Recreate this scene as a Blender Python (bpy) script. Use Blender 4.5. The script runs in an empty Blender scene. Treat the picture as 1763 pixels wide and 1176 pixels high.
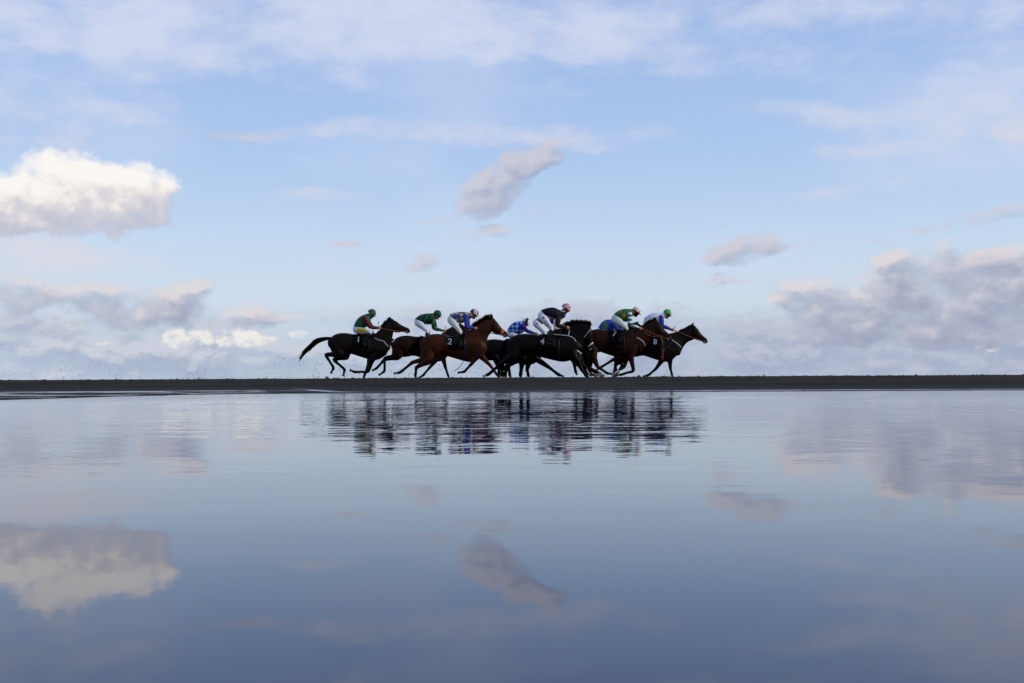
import bpy, bmesh, math, random
import numpy as np
from mathutils import Vector, Matrix, Euler, noise as mnoise

random.seed(7)
scene = bpy.context.scene
COL = scene.collection

# ------------------------------------------------------------------ camera
F_PX = 1900.0                      # focal length in pixels of a 1763 px wide frame
PW, PH = 1763.0, 1176.0
CAM_H = 0.18
PITCH = math.atan(62.0 / F_PX)
ROLL = math.radians(0.31)
cam_data = bpy.data.cameras.new('camera')
cam = bpy.data.objects.new('camera', cam_data)
COL.objects.link(cam)
cam_data.sensor_width = 36.0
cam_data.lens = F_PX / PW * 36.0
cam_data.clip_start = 0.05
cam_data.clip_end = 30000.0
CAM_R = Matrix.Rotation(math.pi / 2 + PITCH, 3, 'X') @ Matrix.Rotation(-ROLL, 3, 'Z')
cam.matrix_world = Matrix.Translation((0, 0, CAM_H)) @ CAM_R.to_4x4()
scene.camera = cam


def ray(px, py):
    d = CAM_R @ Vector(((px - PW / 2) / F_PX, -(py - PH / 2) / F_PX, -1.0))
    return d.normalized()


def at(px, py, Y):
    """point of the place that stands at depth Y and shows at photo pixel px,py"""
    d = ray(px, py)
    t = Y / d.y
    return Vector((d.x * t, Y, CAM_H + d.z * t))


def azel(px, py):
    d = ray(px, py)
    return math.atan2(d.x, d.y), math.asin(d.z)


# ------------------------------------------------------------------ light
SUN_EL = math.radians(22)
SUN_AZ = math.radians(103)         # measured from +Y towards +X: low sun on the right, a little behind the camera
scene.view_settings.view_transform = 'Standard'
scene.view_settings.look = 'None'
scene.view_settings.gamma = 1.0
scene.view_settings.use_curve_mapping = False
scene.view_settings.exposure = 0.0
sun_data = bpy.data.lights.new('sun', 'SUN')
sun_data.energy = 2.2
sun_data.angle = math.radians(0.5)
sun_data.color = (1.0, 0.94, 0.86)
sun = bpy.data.objects.new('sun', sun_data)
COL.objects.link(sun)
sd = Vector((math.sin(SUN_AZ) * math.cos(SUN_EL), math.cos(SUN_AZ) * math.cos(SUN_EL), math.sin(SUN_EL)))
sun.rotation_euler = sd.to_track_quat('Z', 'Y').to_euler()
sun.location = (0, 0, 50)


# ------------------------------------------------------------------ node helpers
class NT:
    def __init__(self, tree):
        self.t = tree
        self.n = tree.nodes
        self.l = tree.links

    def new(self, kind, **kw):
        nd = self.n.new(kind)
        for k, v in kw.items():
            setattr(nd, k, v)
        return nd

    def put(self, sock, v):
        if v is None:
            return
        if hasattr(v, 'is_output') or hasattr(v, 'links'):
            self.l.new(v, sock)
        else:
            sock.default_value = v

    def math(self, op, a, b=None, c=None, clamp=False):
        nd = self.new('ShaderNodeMath', operation=op, use_clamp=clamp)
        for i, v in enumerate((a, b, c)):
            self.put(nd.inputs[i], v)
        return nd.outputs[0]

    def vmath(self, op, a, b=None, scale=None):
        nd = self.new('ShaderNodeVectorMath', operation=op)
        self.put(nd.inputs[0], a)
        if b is not None:
            self.put(nd.inputs[1], b)
        if scale is not None:
            self.put(nd.inputs[3], scale)
        return nd.outputs[0]

    def smooth(self, v, a, b, x=0.0, y=1.0, kind='SMOOTHSTEP'):
        nd = self.new('ShaderNodeMapRange', interpolation_type=kind)
        self.put(nd.inputs[0], v)
        nd.inputs[1].default_value = a
        nd.inputs[2].default_value = b
        nd.inputs[3].default_value = x
        nd.inputs[4].default_value = y
        return nd.outputs[0]

    def noise(self, vec, scale, detail=5.0, rough=0.55, dim='2D', dist=0.0, color=False):
        nd = self.new('ShaderNodeTexNoise', noise_dimensions=dim)
        self.put(nd.inputs['Vector'], vec)
        nd.inputs['Scale'].default_value = scale
        nd.inputs['Detail'].default_value = detail
        nd.inputs['Roughness'].default_value = rough
        nd.inputs['Distortion'].default_value = dist
        return nd.outputs['Color' if color else 'Fac']

    def mix(self, f, a, b, blend='MIX'):
        nd = self.new('ShaderNodeMix', data_type='RGBA', blend_type=blend)
        self.put(nd.inputs[0], f)
        self.put(nd.inputs[6], a)
        self.put(nd.inputs[7], b)
        return nd.outputs[2]

    def mapping(self, vec, loc=(0, 0, 0), rot=(0, 0, 0), scale=(1, 1, 1), kind='TEXTURE'):
        nd = self.new('ShaderNodeMapping', vector_type=kind)
        self.put(nd.inputs[0], vec)
        nd.inputs[1].default_value = loc
        nd.inputs[2].default_value = rot
        nd.inputs[3].default_value = scale
        return nd.outputs[0]

    def ramp(self, fac, stops, interp='LINEAR'):
        nd = self.new('ShaderNodeValToRGB')
        cr = nd.color_ramp
        cr.interpolation = interp
        while len(cr.elements) > 1:
            cr.elements.remove(cr.elements[-1])
        cr.elements[0].position = stops[0][0]
        cr.elements[0].color = stops[0][1]
        for p, c in stops[1:]:
            e = cr.elements.new(p)
            e.color = c
        self.put(nd.inputs[0], fac)
        return nd.outputs[0]


def srgb(r, g, b, s=1.0):
    def f(c):
        c = c / 255.0
        return (c / 12.92 if c <= 0.04045 else ((c + 0.055) / 1.055) ** 2.4) * s
    return (f(r), f(g), f(b), 1.0)


# ------------------------------------------------------------------ sky
SKY_S = 0.1
world = bpy.data.worlds.new('World')
scene.world = world
world.use_nodes = True
W = NT(world.node_tree)
W.n.clear()
out = W.new('ShaderNodeOutputWorld')
bg = W.new('ShaderNodeBackground')
bg.inputs['Strength'].default_value = SKY_S
W.l.new(bg.outputs[0], out.inputs[0])
nish = W.new('ShaderNodeTexSky', sky_type='NISHITA')
nish.sun_disc = False
nish.sun_elevation = SUN_EL
nish.sun_rotation = SUN_AZ
nish.altitude = 0
nish.air_density = 1.0
nish.dust_density = 1.2
nish.ozone_density = 1.5
tc = W.new('ShaderNodeTexCoord')
sep = W.new('ShaderNodeSeparateXYZ')
W.l.new(tc.outputs['Generated'], sep.inputs[0])
AZ = W.math('ARCTAN2', sep.outputs[0], sep.outputs[1])
EL = W.math('ARCSINE', sep.outputs[2])
comb = W.new('ShaderNodeCombineXYZ')
W.put(comb.inputs[0], AZ)
W.put(comb.inputs[1], EL)
UV = comb.outputs[0]                  # direction in radians: azimuth, elevation

# blobs: photo px, py, half width px, half height px, rotation deg, strength
RADPX = 1.0 / F_PX


def make_layer(name, blobs, nscale, stretch, warp, t0, t1, ngain, detail=8.0, rough=0.58, seed=0.0, puff=0.0):
    """a node group: direction -> cloud opacity, and the raw thickness used for its shading"""
    g = bpy.data.node_groups.new(name, 'ShaderNodeTree')
    g.interface.new_socket('Vector', in_out='INPUT', socket_type='NodeSocketVector')
    g.interface.new_socket('Density', in_out='OUTPUT', socket_type='NodeSocketFloat')
    g.interface.new_socket('Raw', in_out='OUTPUT', socket_type='NodeSocketFloat')
    T = NT(g)
    gi = T.new('NodeGroupInput')
    go = T.new('NodeGroupOutput')
    v = gi.outputs[0]
    sv = T.mapping(v, loc=(seed, seed * 0.37, 0), scale=(stretch, 1, 1))
    w = T.noise(sv, nscale * 0.7, 5.0, 0.62, color=True)
    w = T.vmath('SUBTRACT', w, (0.5, 0.5, 0.5))
    w = T.vmath('SCALE', w, scale=warp)
    w = T.vmath('MULTIPLY', w, (1.5, 1, 0))
    pv = T.vmath('ADD', v, w)
    acc = None
    for (px, py, rx, ry, rot, s) in blobs:
        a, e = azel(px, py)
        m = T.mapping(pv, loc=(a, e, 0), rot=(0, 0, math.radians(rot)), scale=(rx * RADPX * 1.25, ry * RADPX * 1.3, 1))
        gr = T.new('ShaderNodeTexGradient', gradient_type='SPHERICAL')
        T.l.new(m, gr.inputs[0])
        x = T.math('MULTIPLY', gr.outputs['Fac'], s)
        acc = x if acc is None else T.math('ADD', acc, x)
    # thickness grows like a dome, not a cone
    acc = T.math('SUBTRACT', 1.0, T.math('POWER', 2.718, T.math('MULTIPLY', acc, -1.6)))
    n = T.math('SUBTRACT', T.noise(sv, nscale, detail, rough), 0.5)
    n = T.math('MULTIPLY', n, ngain)
    if puff:
        vo = T.new('ShaderNodeTexVoronoi', voronoi_dimensions='2D', feature='SMOOTH_F1')
        T.l.new(T.vmath('ADD', sv, T.vmath('SCALE', w, scale=0.5)), vo.inputs['Vector'])
        vo.inputs['Scale'].default_value = nscale * 1.6
        vo.inputs['Smoothness'].default_value = 0.6
        vo.inputs['Detail'].default_value = 2.0
        n = T.math('ADD', n, T.math('MULTIPLY', T.math('SUBTRACT', 0.4, vo.outputs['Distance']), puff))
    gate = T.smooth(acc, 0.0, 0.35)
    raw = T.math('ADD', acc, T.math('MULTIPLY', n, gate))
    T.l.new(T.smooth(raw, t0, t1), go.inputs[0])
    T.l.new(raw, go.inputs[1])
    return g


def layer_pair(group, du, dv):
    def inst(vec):
        nd = W.new('ShaderNodeGroup')
        nd.node_tree = group
        W.l.new(vec, nd.inputs[0])
        return nd.outputs
    a = inst(UV)
    b = inst(W.vmath('ADD', UV, (du, dv, 0)))
    return a[0], W.math('SUBTRACT', a[1], b[1]), a[1]


def cl(r, g, b):
    return srgb(r, g, b, 1.0 / SKY_S)

# thin air: the Nishita sky, whitened near the horizon by sea haze
hz = W.ramp(W.smooth(EL, -0.02, 0.42, kind='LINEAR'), [
    (0.00, srgb(178, 194, 216)), (0.08, srgb(186, 203, 225)), (0.20, srgb(209, 226, 242)), (0.32, srgb(200, 222, 247)),
    (0.48, srgb(180, 208, 246)), (0.72, srgb(165, 195, 241)), (1.00, srgb(152, 180, 231))])
hz = W.mix(1.0, hz, (1.0 / SKY_S, 1.0 / SKY_S, 1.0 / SKY_S, 1), 'MULTIPLY')
nsk = W.mix(1.0, nish.outputs[0], (1.2, 1.05, 1.12, 1), 'MULTIPLY')
base = W.mix(0.85, nsk, hz)
drift = W.noise(W.mapping(UV, scale=(2.6, 1, 1)), 9.0, 6.0, 0.55)
base = W.mix(W.math('MULTIPLY', W.smooth(drift, 0.42, 0.72), 0.38), base, cl(208, 220, 242))
cur = base

# 1. high thin veils along the top and wisps
veil = make_layer('cloud_veil', [
    (520, 62, 560, 56, 2, 1.15), (160, 60, 260, 34, -3, 0.8), (900, 80, 280, 38, 3, 0.95), (330, 30, 420, 50, 4, 0.8),
    (620, 70, 140, 26, 2, 0.7), (480, 40, 110, 22, 4, 0.6), (100, 66, 90, 16, -4, 0.6), (820, 88, 120, 26, 0, 0.6),
    (1300, 25, 700, 60, 0, 0.42), (1640, 40, 420, 90, -4, 0.42), (700, 12, 700, 40, 0, 0.5),
    (1130, 100, 210, 34, -3, 0.7), (985, 80, 50, 46, 50, 0.7), (590, 143, 90, 22, 4, 0.6),
    (850, 226, 330, 26, -1, 1.0), (1610, 200, 330, 26, -5, 0.85), (1490, 262, 90, 14, 0, 0.55),
    (120, 190, 190, 26, 6, 0.42), (118, 240, 48, 28, 8, 0.5), (440, 238, 150, 20, 3, 0.42), (950, 155, 150, 12, 0, 0.35),
    (1700, 140, 160, 30, 3, 0.4), (540, 330, 100, 18, -5, 0.4), (1380, 330, 240, 16, 4, 0.35), (250, 130, 240, 14, 2, 0.35),
    (60, 440, 150, 45, -6, 0.9), (180, 458, 130, 26, -4, 0.75),
    (-300, 120, 500, 120, 4, 0.8), (2200, 200, 600, 110, -4, 0.8), (-700, 300, 500, 70, 0, 0.7), (2900, 330, 600, 90, 0, 0.8),
], nscale=26.0, stretch=2.2, warp=0.045, t0=0.08, t1=1.35, ngain=1.9, detail=9, rough=0.62, seed=3.1)
d, lit, raw = layer_pair(veil, 0.0, 0.012)
warm = W.smooth(EL, 0.18, 0.26)
vc = W.mix(warm, cl(224, 218, 226), cl(217, 221, 240))
cur = W.mix(W.math('MULTIPLY', d, 0.82), cur, vc)

# 2. grey low bank of cloud over the horizon
bank = make_layer('cloud_bank', [
    (1560, 612, 620, 46, 0, 1.05), (1100, 600, 420, 50, 0, 0.85), (600, 612, 520, 42, 0, 0.85), (150, 606, 420, 46, 0, 0.85),
    (1180, 545, 110, 22, 0, 0.75), (990, 533, 130, 24, 0, 0.8), (700, 538, 160, 22, 0, 0.7), (850, 560, 240, 30, 0, 0.7),
    (560, 548, 70, 22, -8, 0.6), (70, 560, 160, 26, 4, 0.6), (330, 548, 120, 16, -6, 0.6), (1250, 570, 150, 30, 3, 0.8),
    (1500, 585, 260, 30, -3, 0.8), (1760, 600, 260, 44, 0, 0.9), (-500, 600, 700, 60, 0, 0.9), (2500, 600, 900, 70, 0, 0.95),
    (-1800, 610, 1100, 80, 0, 0.9), (3900, 610, 1300, 80, 0, 0.9),
], nscale=40.0, stretch=2.0, warp=0.030, t0=0.15, t1=1.05, ngain=2.2, detail=8, rough=0.60, seed=8.4)
d, lit, raw = layer_pair(bank, -0.003, 0.008)
lf = W.smooth(lit, -0.30, 0.38)
bl = W.mix(lf, cl(152, 166, 194), cl(212, 212, 222))
side = W.smooth(AZ, -0.25, 0.18)
bl = W.mix(W.math('MULTIPLY', side, 0.35), W.mix(0.35, bl, cl(190, 202, 218)), cl(150, 160, 188))
cur = W.mix(W.math('MULTIPLY', d, 0.9), cur, bl)

# small sunlit heads peeping over the bank, far left
heads = make_layer('cloud_heads', [
    (304, 580, 26, 20, 0, 0.9), (385, 584, 70, 16, 0, 0.9), (410, 574, 22, 18, 0, 0.8), (440, 584, 40, 12, 0, 0.7), (508, 575, 22, 10, 0, 0.7), (180, 594, 16, 7, 0, 0.6),
    (1700, 600, 30, 7, 0, 0.4), (1060, 548, 30, 14, 0, 0.35),
], nscale=110.0, stretch=1.3, warp=0.014, t0=0.20, t1=0.95, ngain=1.8, detail=6, seed=1.2)
d, lit, raw = layer_pair(heads, -0.002, 0.004)
cur = W.mix(W.math('MULTIPLY', d, 0.9), cur, cl(243, 239, 232))

# 3. grey fair weather clouds
grey = make_layer('cloud_grey', [
    (1560, 520, 200, 62, 3, 1.0), (1595, 458, 66, 40, 0, 1.0), (1540, 478, 50, 34, 0, 0.7), (1700, 490, 110, 52, 8, 0.9),
    (1440, 530, 120, 38, -14, 1.1), (1640, 550, 220, 44, 0, 1.1), (1380, 512, 66, 24, -20, 1.0), (1560, 560, 200, 22, 4, 0.9),
    (1740, 530, 120, 52, 0, 0.9), (1705, 447, 60, 14, 14, 0.65), (1800, 475, 110, 52, 0, 0.9),
    (230, 525, 110, 34, -4, 0.85), (160, 512, 60, 24, 5, 0.65), (310, 515, 60, 26, 20, 0.7), (330, 493, 32, 12, 10, 0.7), (270, 540, 110, 24, 0, 0.8),
    (20, 508, 90, 30, 8, 0.9), (90, 498, 80, 18, 0, 0.6),
    (440, 545, 62, 26, 0, 1.0), (400, 528, 40, 14, 0, 0.5), (490, 552, 60, 15, 15, 0.55), (110, 568, 60, 14, 0, 0.7),
    (-260, 520, 260, 66, 0, 1.1), (-600, 430, 200, 50, 0, 1.0), (2150, 520, 330, 80, 0, 1.1), (2500, 360, 160, 50, 8, 0.9), (-1200, 520, 420, 80, 0, 1.1), (3100, 500, 420, 80, 0, 1.1),
], nscale=40.0, stretch=1.4, warp=0.026, t0=0.12, t1=1.05, ngain=1.6, detail=8, rough=0.54, seed=5.7)
d, lit, raw = layer_pair(grey, -0.006, 0.010)
lf = W.smooth(W.math('SUBTRACT', lit, W.math('MULTIPLY', raw, 0.16)), -0.62, 0.60)
gc = W.ramp(lf, [(0.0, srgb(150, 158, 184)), (0.45, srgb(176, 180, 198)), (0.75, srgb(198, 197, 209)), (1.0, srgb(224, 216, 217))])
gc = W.mix(1.0, gc, (1.0 / SKY_S, 1.0 / SKY_S, 1.0 / SKY_S, 1), 'MULTIPLY')
cur = W.mix(W.math('MULTIPLY', d, 0.9), cur, gc)

# small flat grey wisps of cloud
wisp = make_layer('cloud_wisps', [
    (1275, 432, 66, 24, 12, 1.2), (1300, 420, 40, 18, 0, 0.7), (1232, 446, 32, 14, 16, 0.7), (1390, 424, 160, 9, 0, 0.45),
    (832, 338, 54, 36, 32, 1.4), (874, 302, 62, 32, 35, 1.3), (926, 272, 66, 22, 22, 1.1), (806, 356, 34, 16, 10, 0.8),
    (590, 419, 36, 8, 6, 0.9), (730, 452, 42, 13, 12, 0.9), (835, 404, 62, 13, 0, 0.7), (745, 383, 44, 10, 12, 0.55),
    (1258, 485, 66, 7, 2, 0.75), (1585, 393, 38, 7, 0, 0.7), (1725, 366, 84, 12, 8, 0.75), (935, 365, 30, 12, 0, 0.35), (1700, 450, 60, 12, 10, 0.6), (400, 238, 120, 9, 3, 0.4),
], nscale=50.0, stretch=1.6, warp=0.020, t0=0.10, t1=0.85, ngain=1.25, detail=7, rough=0.54, seed=6.6)
d, lit, raw = layer_pair(wisp, -0.004, 0.008)
wc = W.mix(W.smooth(lit, -0.5, 0.5), cl(160, 168, 192), cl(206, 203, 213))
cur = W.mix(W.math('MULTIPLY', d, 0.82), cur, wc)

# 4. the bright cumulus on the left
cum = make_layer('cumulus', [
    (118, 314, 88, 46, 0, 1.2), (95, 292, 50, 28, 0, 0.7), (155, 290, 46, 28, 0, 0.7), (60, 345, 90, 40, 20, 0.9),
    (258, 312, 50, 30, 0, 1.0), (285, 318, 28, 26, 0, 0.5), (15, 355, 66, 40, 0, 0.9), (-80, 350, 120, 60, 0, 1.1),
    (140, 366, 130, 32, -3, 0.7), (150, 394, 66, 20, 0, 0.7), (225, 352, 66, 30, 0, 0.6), (262, 386, 50, 12, 0, 0.6), (230, 330, 80, 40, 0, 0.6), (30, 385, 80, 20, 0, 0.6),
], nscale=44.0, stretch=1.15, warp=0.020, t0=0.14, t1=0.74, ngain=0.85, detail=8, rough=0.52, seed=4.3, puff=0.30)
d, lit, raw = layer_pair(cum, -0.004, 0.014)
hgt = W.smooth(EL, azel(100, 405)[1], azel(100, 285)[1], kind='LINEAR')
lf = W.math('ADD', W.math('MULTIPLY', lit, 1.1), W.math('MULTIPLY', W.math('SUBTRACT', hgt, 0.45), 1.15))
lf = W.math('SUBTRACT', lf, W.math('MULTIPLY', W.smooth(AZ, azel(170, 300)[0], azel(290, 300)[0]), 0.28))
lf = W.smooth(lf, -0.78, 0.74)
cc = W.ramp(lf, [(0.0, srgb(192, 194, 209)), (0.45, srgb(218, 214, 219)), (0.75, srgb(242, 235, 230)), (1.0, srgb(253, 248, 243))])
cc = W.mix(1.0, cc, (1.0 / SKY_S, 1.0 / SKY_S, 1.0 / SKY_S, 1), 'MULTIPLY')
cur = W.mix(W.math('MULTIPLY', d, 0.96), cur, cc)
W.l.new(cur, bg.inputs['Color'])
world.cycles.sampling_method = 'NONE'
scene.cycles.max_bounces = 5
scene.cycles.diffuse_bounces = 2
scene.cycles.glossy_bounces = 3
scene.cycles.use_adaptive_sampling = True
scene.cycles.adaptive_threshold = 0.02
scene.cycles.adaptive_min_samples = 8


# ------------------------------------------------------------------ materials
def mat(name):
    m = bpy.data.materials.new(name)
    m.use_nodes = True
    T = NT(m.node_tree)
    p = T.n['Principled BSDF']
    return m, T, p


def simple(name, col, rough=0.6, spec=0.5, var=0.15, scale=12.0, metal=0.0, bump=0.0):
    m, T, p = mat(name)
    tcn = T.new('ShaderNodeTexCoord')
    n = T.noise(tcn.outputs['Object'], scale, 4.0, 0.6, dim='3D')
    c2 = tuple(c * (1 - var) for c in col[:3]) + (1,)
    c1 = tuple(min(1, c * (1 + var)) for c in col[:3]) + (1,)
    T.l.new(T.mix(n, c2, c1), p.inputs['Base Color'])
    p.inputs['Roughness'].default_value = rough
    p.inputs['Specular IOR Level'].default_value = spec
    p.inputs['Metallic'].default_value = metal
    if bump:
        b = T.new('ShaderNodeBump')
        b.inputs['Strength'].default_value = bump
        b.inputs['Distance'].default_value = 0.01
        T.l.new(T.noise(tcn.outputs['Object'], scale * 3, 4.0, 0.6, dim='3D'), b.inputs['Height'])
        T.l.new(b.outputs[0], p.inputs['Normal'])
    return m


def link_mesh(name, verts, faces, m=None, parent=None, smooth=False):
    me = bpy.data.meshes.new(name)
    me.from_pydata(verts, [], faces)
    me.update()
    o = bpy.data.objects.new(name, me)
    COL.objects.link(o)
    if m:
        me.materials.append(m)
    if smooth:
        me.polygons.foreach_set('use_smooth', [True] * len(me.polygons))
    if parent:
        adopt(o, parent)
    return o


def adopt(o, parent):
    """mesh written in world coordinates -> local to its parent Empty (which only has a location)"""
    L = Vector(parent.location)
    p = parent.parent
    while p:
        L += Vector(p.location)
        p = p.parent
    if o.type == 'MESH':
        o.data.transform(Matrix.Translation(-L))
    o.parent = parent


def tag(o, label=None, cat=None, group=None, kind=None):
    if label: o['label'] = label
    if cat: o['category'] = cat
    if group: o['group'] = group
    if kind: o['kind'] = kind
    return o


# ------------------------------------------------------------------ ground
def edge_y(x):
    """depth of the pool's far shore"""
    base = 13.35 - (0.09 * x if x > 0 else 0.0)
    t = min(1.0, max(0.0, (-3.3 - x) / 1.35))
    base -= 3.3 * t ** 1.7
    if x < -4.8:
        base -= 0.15 * (-4.8 - x)
    base += 0.16 * mnoise.noise(Vector((x * 0.8, 3.3, 0))) + 0.08 * mnoise.noise(Vector((x * 3.1, 7.3, 0)))
    return max(base, 2.5)


def ground_z(x, y):
    e = edge_y(max(-12, min(40, x)))
    t = y - e
    if t < 0:
        if y < -12:
            u = -12 - y
            return min(0.15, -0.35 + u * 0.08)
        return max(-0.35, 0.035 * t)
    k = min(1.0, max(0.0, (-2.2 - x) / 1.8))
    flat = 1.5 + 6.0 * k                       # wet flats: wide on the left, a narrow bar on the right
    lf = mnoise.noise(Vector((x * 0.8, y * 1.6, 1.7)))
    hf = mnoise.noise(Vector((x * 2.6, y * 5.0, 4.7)))
    bar = 0.0045 * math.exp(-((t - 0.35) / 0.45) ** 2)
    trough = -(0.0035 - 0.0015 * k) * math.exp(-((t - (flat - 0.35)) / 0.5) ** 2)
    z = 0.0014 + bar + trough + 0.0030 * lf + 0.0016 * hf - 0.001 * k
    z *= min(1.0, t / 0.15 + 0.15)
    if t > flat:
        q = min(1.0, (t - flat) / (20.5 - flat))
        up = 0.163 * (q ** 0.88)
        fade = max(0.0, 1 - (t - flat) / 3.0)
        z = z * fade + up + 0.004 * (1 - fade)
    dry = min(1.0, max(0.0, (t - 5) / 6.0))
    z += dry * (0.010 * mnoise.noise(Vector((x * 0.45, y * 0.5, 9.1))) + 0.010 * mnoise.noise(Vector((x * 1.9, y * 1.9, 5.1))))
    # the track is cut up by hooves
    tr = math.exp(-((y - 39.5) / 3.5) ** 2)
    if tr > 0.02 and abs(x) < 60:
        z += 0.015 * tr * (mnoise.noise(Vector((x * 4.5, y * 4.5, 2.2))) + 0.5 * mnoise.noise(Vector((x * 9.5, y * 9.5, 6.2))))
    z += 0.012 * math.exp(-((y - 43.5) / 2.2) ** 2)
    if y > 46:
        q = min(1.0, (y - 46) / 30.0)
        z -= 0.75 * q * q * (3 - 2 * q)
    return z


def axis(segs):
    v = [segs[0][0]]
    for a, b, st in segs:
        n = max(1, int(round((b - a) / st)))
        v += [a + (b - a) * (i + 1) / n for i in range(n)]
    return v

GX = axis([(-4000, -400, 600), (-400, -60, 20), (-60, -24, 1.0), (-24, 24, 0.14), (24, 60, 1.0), (60, 400, 20), (400, 4000, 600)])
GY = axis([(-4000, -60, 400), (-60, 2, 2.0), (2, 9, 0.4), (9, 18, 0.08), (18, 20, 0.12), (20, 34, 0.3), (34, 46, 0.16), (46, 80, 1.0), (80, 400, 40), (400, 9000, 900)])
gv = []
for y in GY:
    for x in GX:
        gv.append((x, y, ground_z(x, y)))
nx = len(GX)
gf = [(j * nx + i, j * nx + i + 1, (j + 1) * nx + i + 1, (j + 1) * nx + i) for j in range(len(GY) - 1) for i in range(nx - 1)]

m_sand, T, p = mat('wet_dark_sand')
tcn = T.new('ShaderNodeTexCoord')
ob = tcn.outputs['Object']
n1 = T.noise(ob, 0.35, 6, 0.6)
n2 = T.noise(ob, 9.0, 6, 0.65)
n3 = T.noise(ob, 90.0, 3, 0.6)
c = T.mix(T.smooth(n1, 0.35, 0.65), srgb(50, 45, 39), srgb(68, 61, 53))
c = T.mix(T.smooth(n2, 0.4, 0.7), c, srgb(40, 36, 32))
geo = T.new('ShaderNodeNewGeometry')
sp = T.new('ShaderNodeSeparateXYZ')
T.l.new(geo.outputs['Position'], sp.inputs[0])
wetness = T.smooth(sp.outputs[2], 0.060, 0.010)
c = T.mix(T.math('MULTIPLY', wetness, 0.8), c, srgb(36, 34, 35))
T.l.new(c, p.inputs['Base Color'])
T.l.new(T.smooth(wetness, 0, 1, 0.95, 0.6), p.inputs['Roughness'])
T.l.new(T.smooth(wetness, 0, 1, 0.03, 0.02), p.inputs['Specular IOR Level'])
b = T.new('ShaderNodeBump')
b.inputs['Strength'].default_value = 0.9
b.inputs['Distance'].default_value = 0.03
T.l.new(T.math('ADD', n2, T.math('MULTIPLY', n3, 0.4)), b.inputs['Height'])
T.l.new(b.outputs[0], p.inputs['Normal'])
ground = tag(link_mesh('ground', gv, gf, m_sand, smooth=True), kind='structure')

# ------------------------------------------------------------------ water
m_water, T, p = mat('still_water')
p.inputs['Base Color'].default_value = (0.020, 0.030, 0.064, 1)
p.inputs['IOR'].default_value = 1.333
p.inputs['Specular IOR Level'].default_value = 0.5
tcn = T.new('ShaderNodeTexCoord')
ob = tcn.outputs['Object']
sp = T.new('ShaderNodeSeparateXYZ')
T.l.new(ob, sp.inputs[0])
far = T.noise(T.mapping(ob, loc=(7, 3, 0), scale=(0.75, 2.0, 1)), 2.8, 3.0, 0.55)
fine = T.noise(T.mapping(ob, scale=(1.6, 1, 1)), 5.5, 3.0, 0.55)
mid = T.noise(T.mapping(ob, loc=(4, 2, 0), scale=(1.8, 1, 1)), 1.6, 2.0, 0.5)
slow = T.noise(T.mapping(ob, loc=(9, 5, 0), scale=(2.5, 1, 1)), 0.45, 2.0, 0.5)
Yc = sp.outputs[1]
# the breeze reaches the water near the far shore more than the sheltered near end
patch = T.smooth(T.noise(T.mapping(ob, loc=(1, 8, 0), scale=(3, 1, 1)), 0.5, 2.0), 0.35, 0.65, 0.6, 1.0)
near = T.math('MULTIPLY', T.smooth(Yc, 1.0, 4.0, 0.04, 1.0), T.smooth(Yc, 6.0, 9.5, 1.0, 0.3))
h = T.math('MULTIPLY', T.math('MULTIPLY', T.math('MULTIPLY', fine, near), patch), 0.0026)
fa = T.math('ADD', T.smooth(Yc, 3.5, 7.0, 0.0, 1.0), T.smooth(Yc, 8.4, 10.8, 0.0, 7.0))
h = T.math('ADD', h, T.math('MULTIPLY', T.math('MULTIPLY', far, fa), 0.0044))
h = T.math('ADD', h, T.math('MULTIPLY', T.math('MULTIPLY', mid, T.smooth(Yc, 0.8, 5.0, 0.3, 1.0)), 0.0028))
h = T.math('ADD', h, T.math('MULTIPLY', slow, 0.006))
streak = T.noise(T.mapping(ob, loc=(3, 1, 0), scale=(2.2, 0.5, 1)), 2.5, 4.0, 0.6)
# ripples too small to see one by one
tiny = T.math('MULTIPLY', T.smooth(sp.outputs[1], 7.0, 11.0, 0.020, 0.055), T.smooth(streak, 0.35, 0.65, 0.75, 1.2))
T.l.new(tiny, p.inputs['Roughness'])
b = T.new('ShaderNodeBump')
b.inputs['Strength'].default_value = 1.0
b.inputs['Distance'].default_value = 1.0
T.l.new(h, b.inputs['Height'])
T.l.new(b.outputs[0], p.inputs['Normal'])


def sheet(name, x0, x1, y0, y1, z, m):
    return link_mesh(name, [(x0, y0, z), (x1, y0, z), (x1, y1, z), (x0, y1, z)], [(0, 1, 2, 3)], m)

tag(sheet('pool_water', -400, 400, -60, 30, 0, m_water), kind='structure')
m_sea, T, p = mat('sea_water')
p.inputs['Base Color'].default_value = (0.02, 0.03, 0.04, 1)
p.inputs['Roughness'].default_value = 0.18
p.inputs['IOR'].default_value = 1.333
tcn = T.new('ShaderNodeTexCoord')
b = T.new('ShaderNodeBump')
b.inputs['Distance'].default_value = 0.08
T.l.new(T.noise(tcn.outputs['Object'], 0.8, 4.0, 0.6), b.inputs['Height'])
T.l.new(b.outputs[0], p.inputs['Normal'])
tag(sheet('sea', -9000, 9000, 50, 14000, -0.02, m_sea), kind='structure')

# ------------------------------------------------------------------ tracing helpers
CROPS = {'A': (500, 510), 'B': (700, 510), 'C': (860, 510), 'D': (960, 510)}
CS = 1763.0 / 280.0
M_PER = CS * F_PX            # crop units per metre, times depth


class Plane:
    """points of one animal or rider, read off the photograph and stood up at depth Y"""
    def __init__(self, crop, Y):
        self.o = CROPS[crop]
        self.Y = Y

    def __call__(self, x, y, dy=0.0):
        p = at(self.o[0] + x / CS, self.o[1] + y / CS, self.Y)
        p.y += dy
        return p

    def m(self, units):
        return units / CS * self.Y / F_PX


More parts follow.
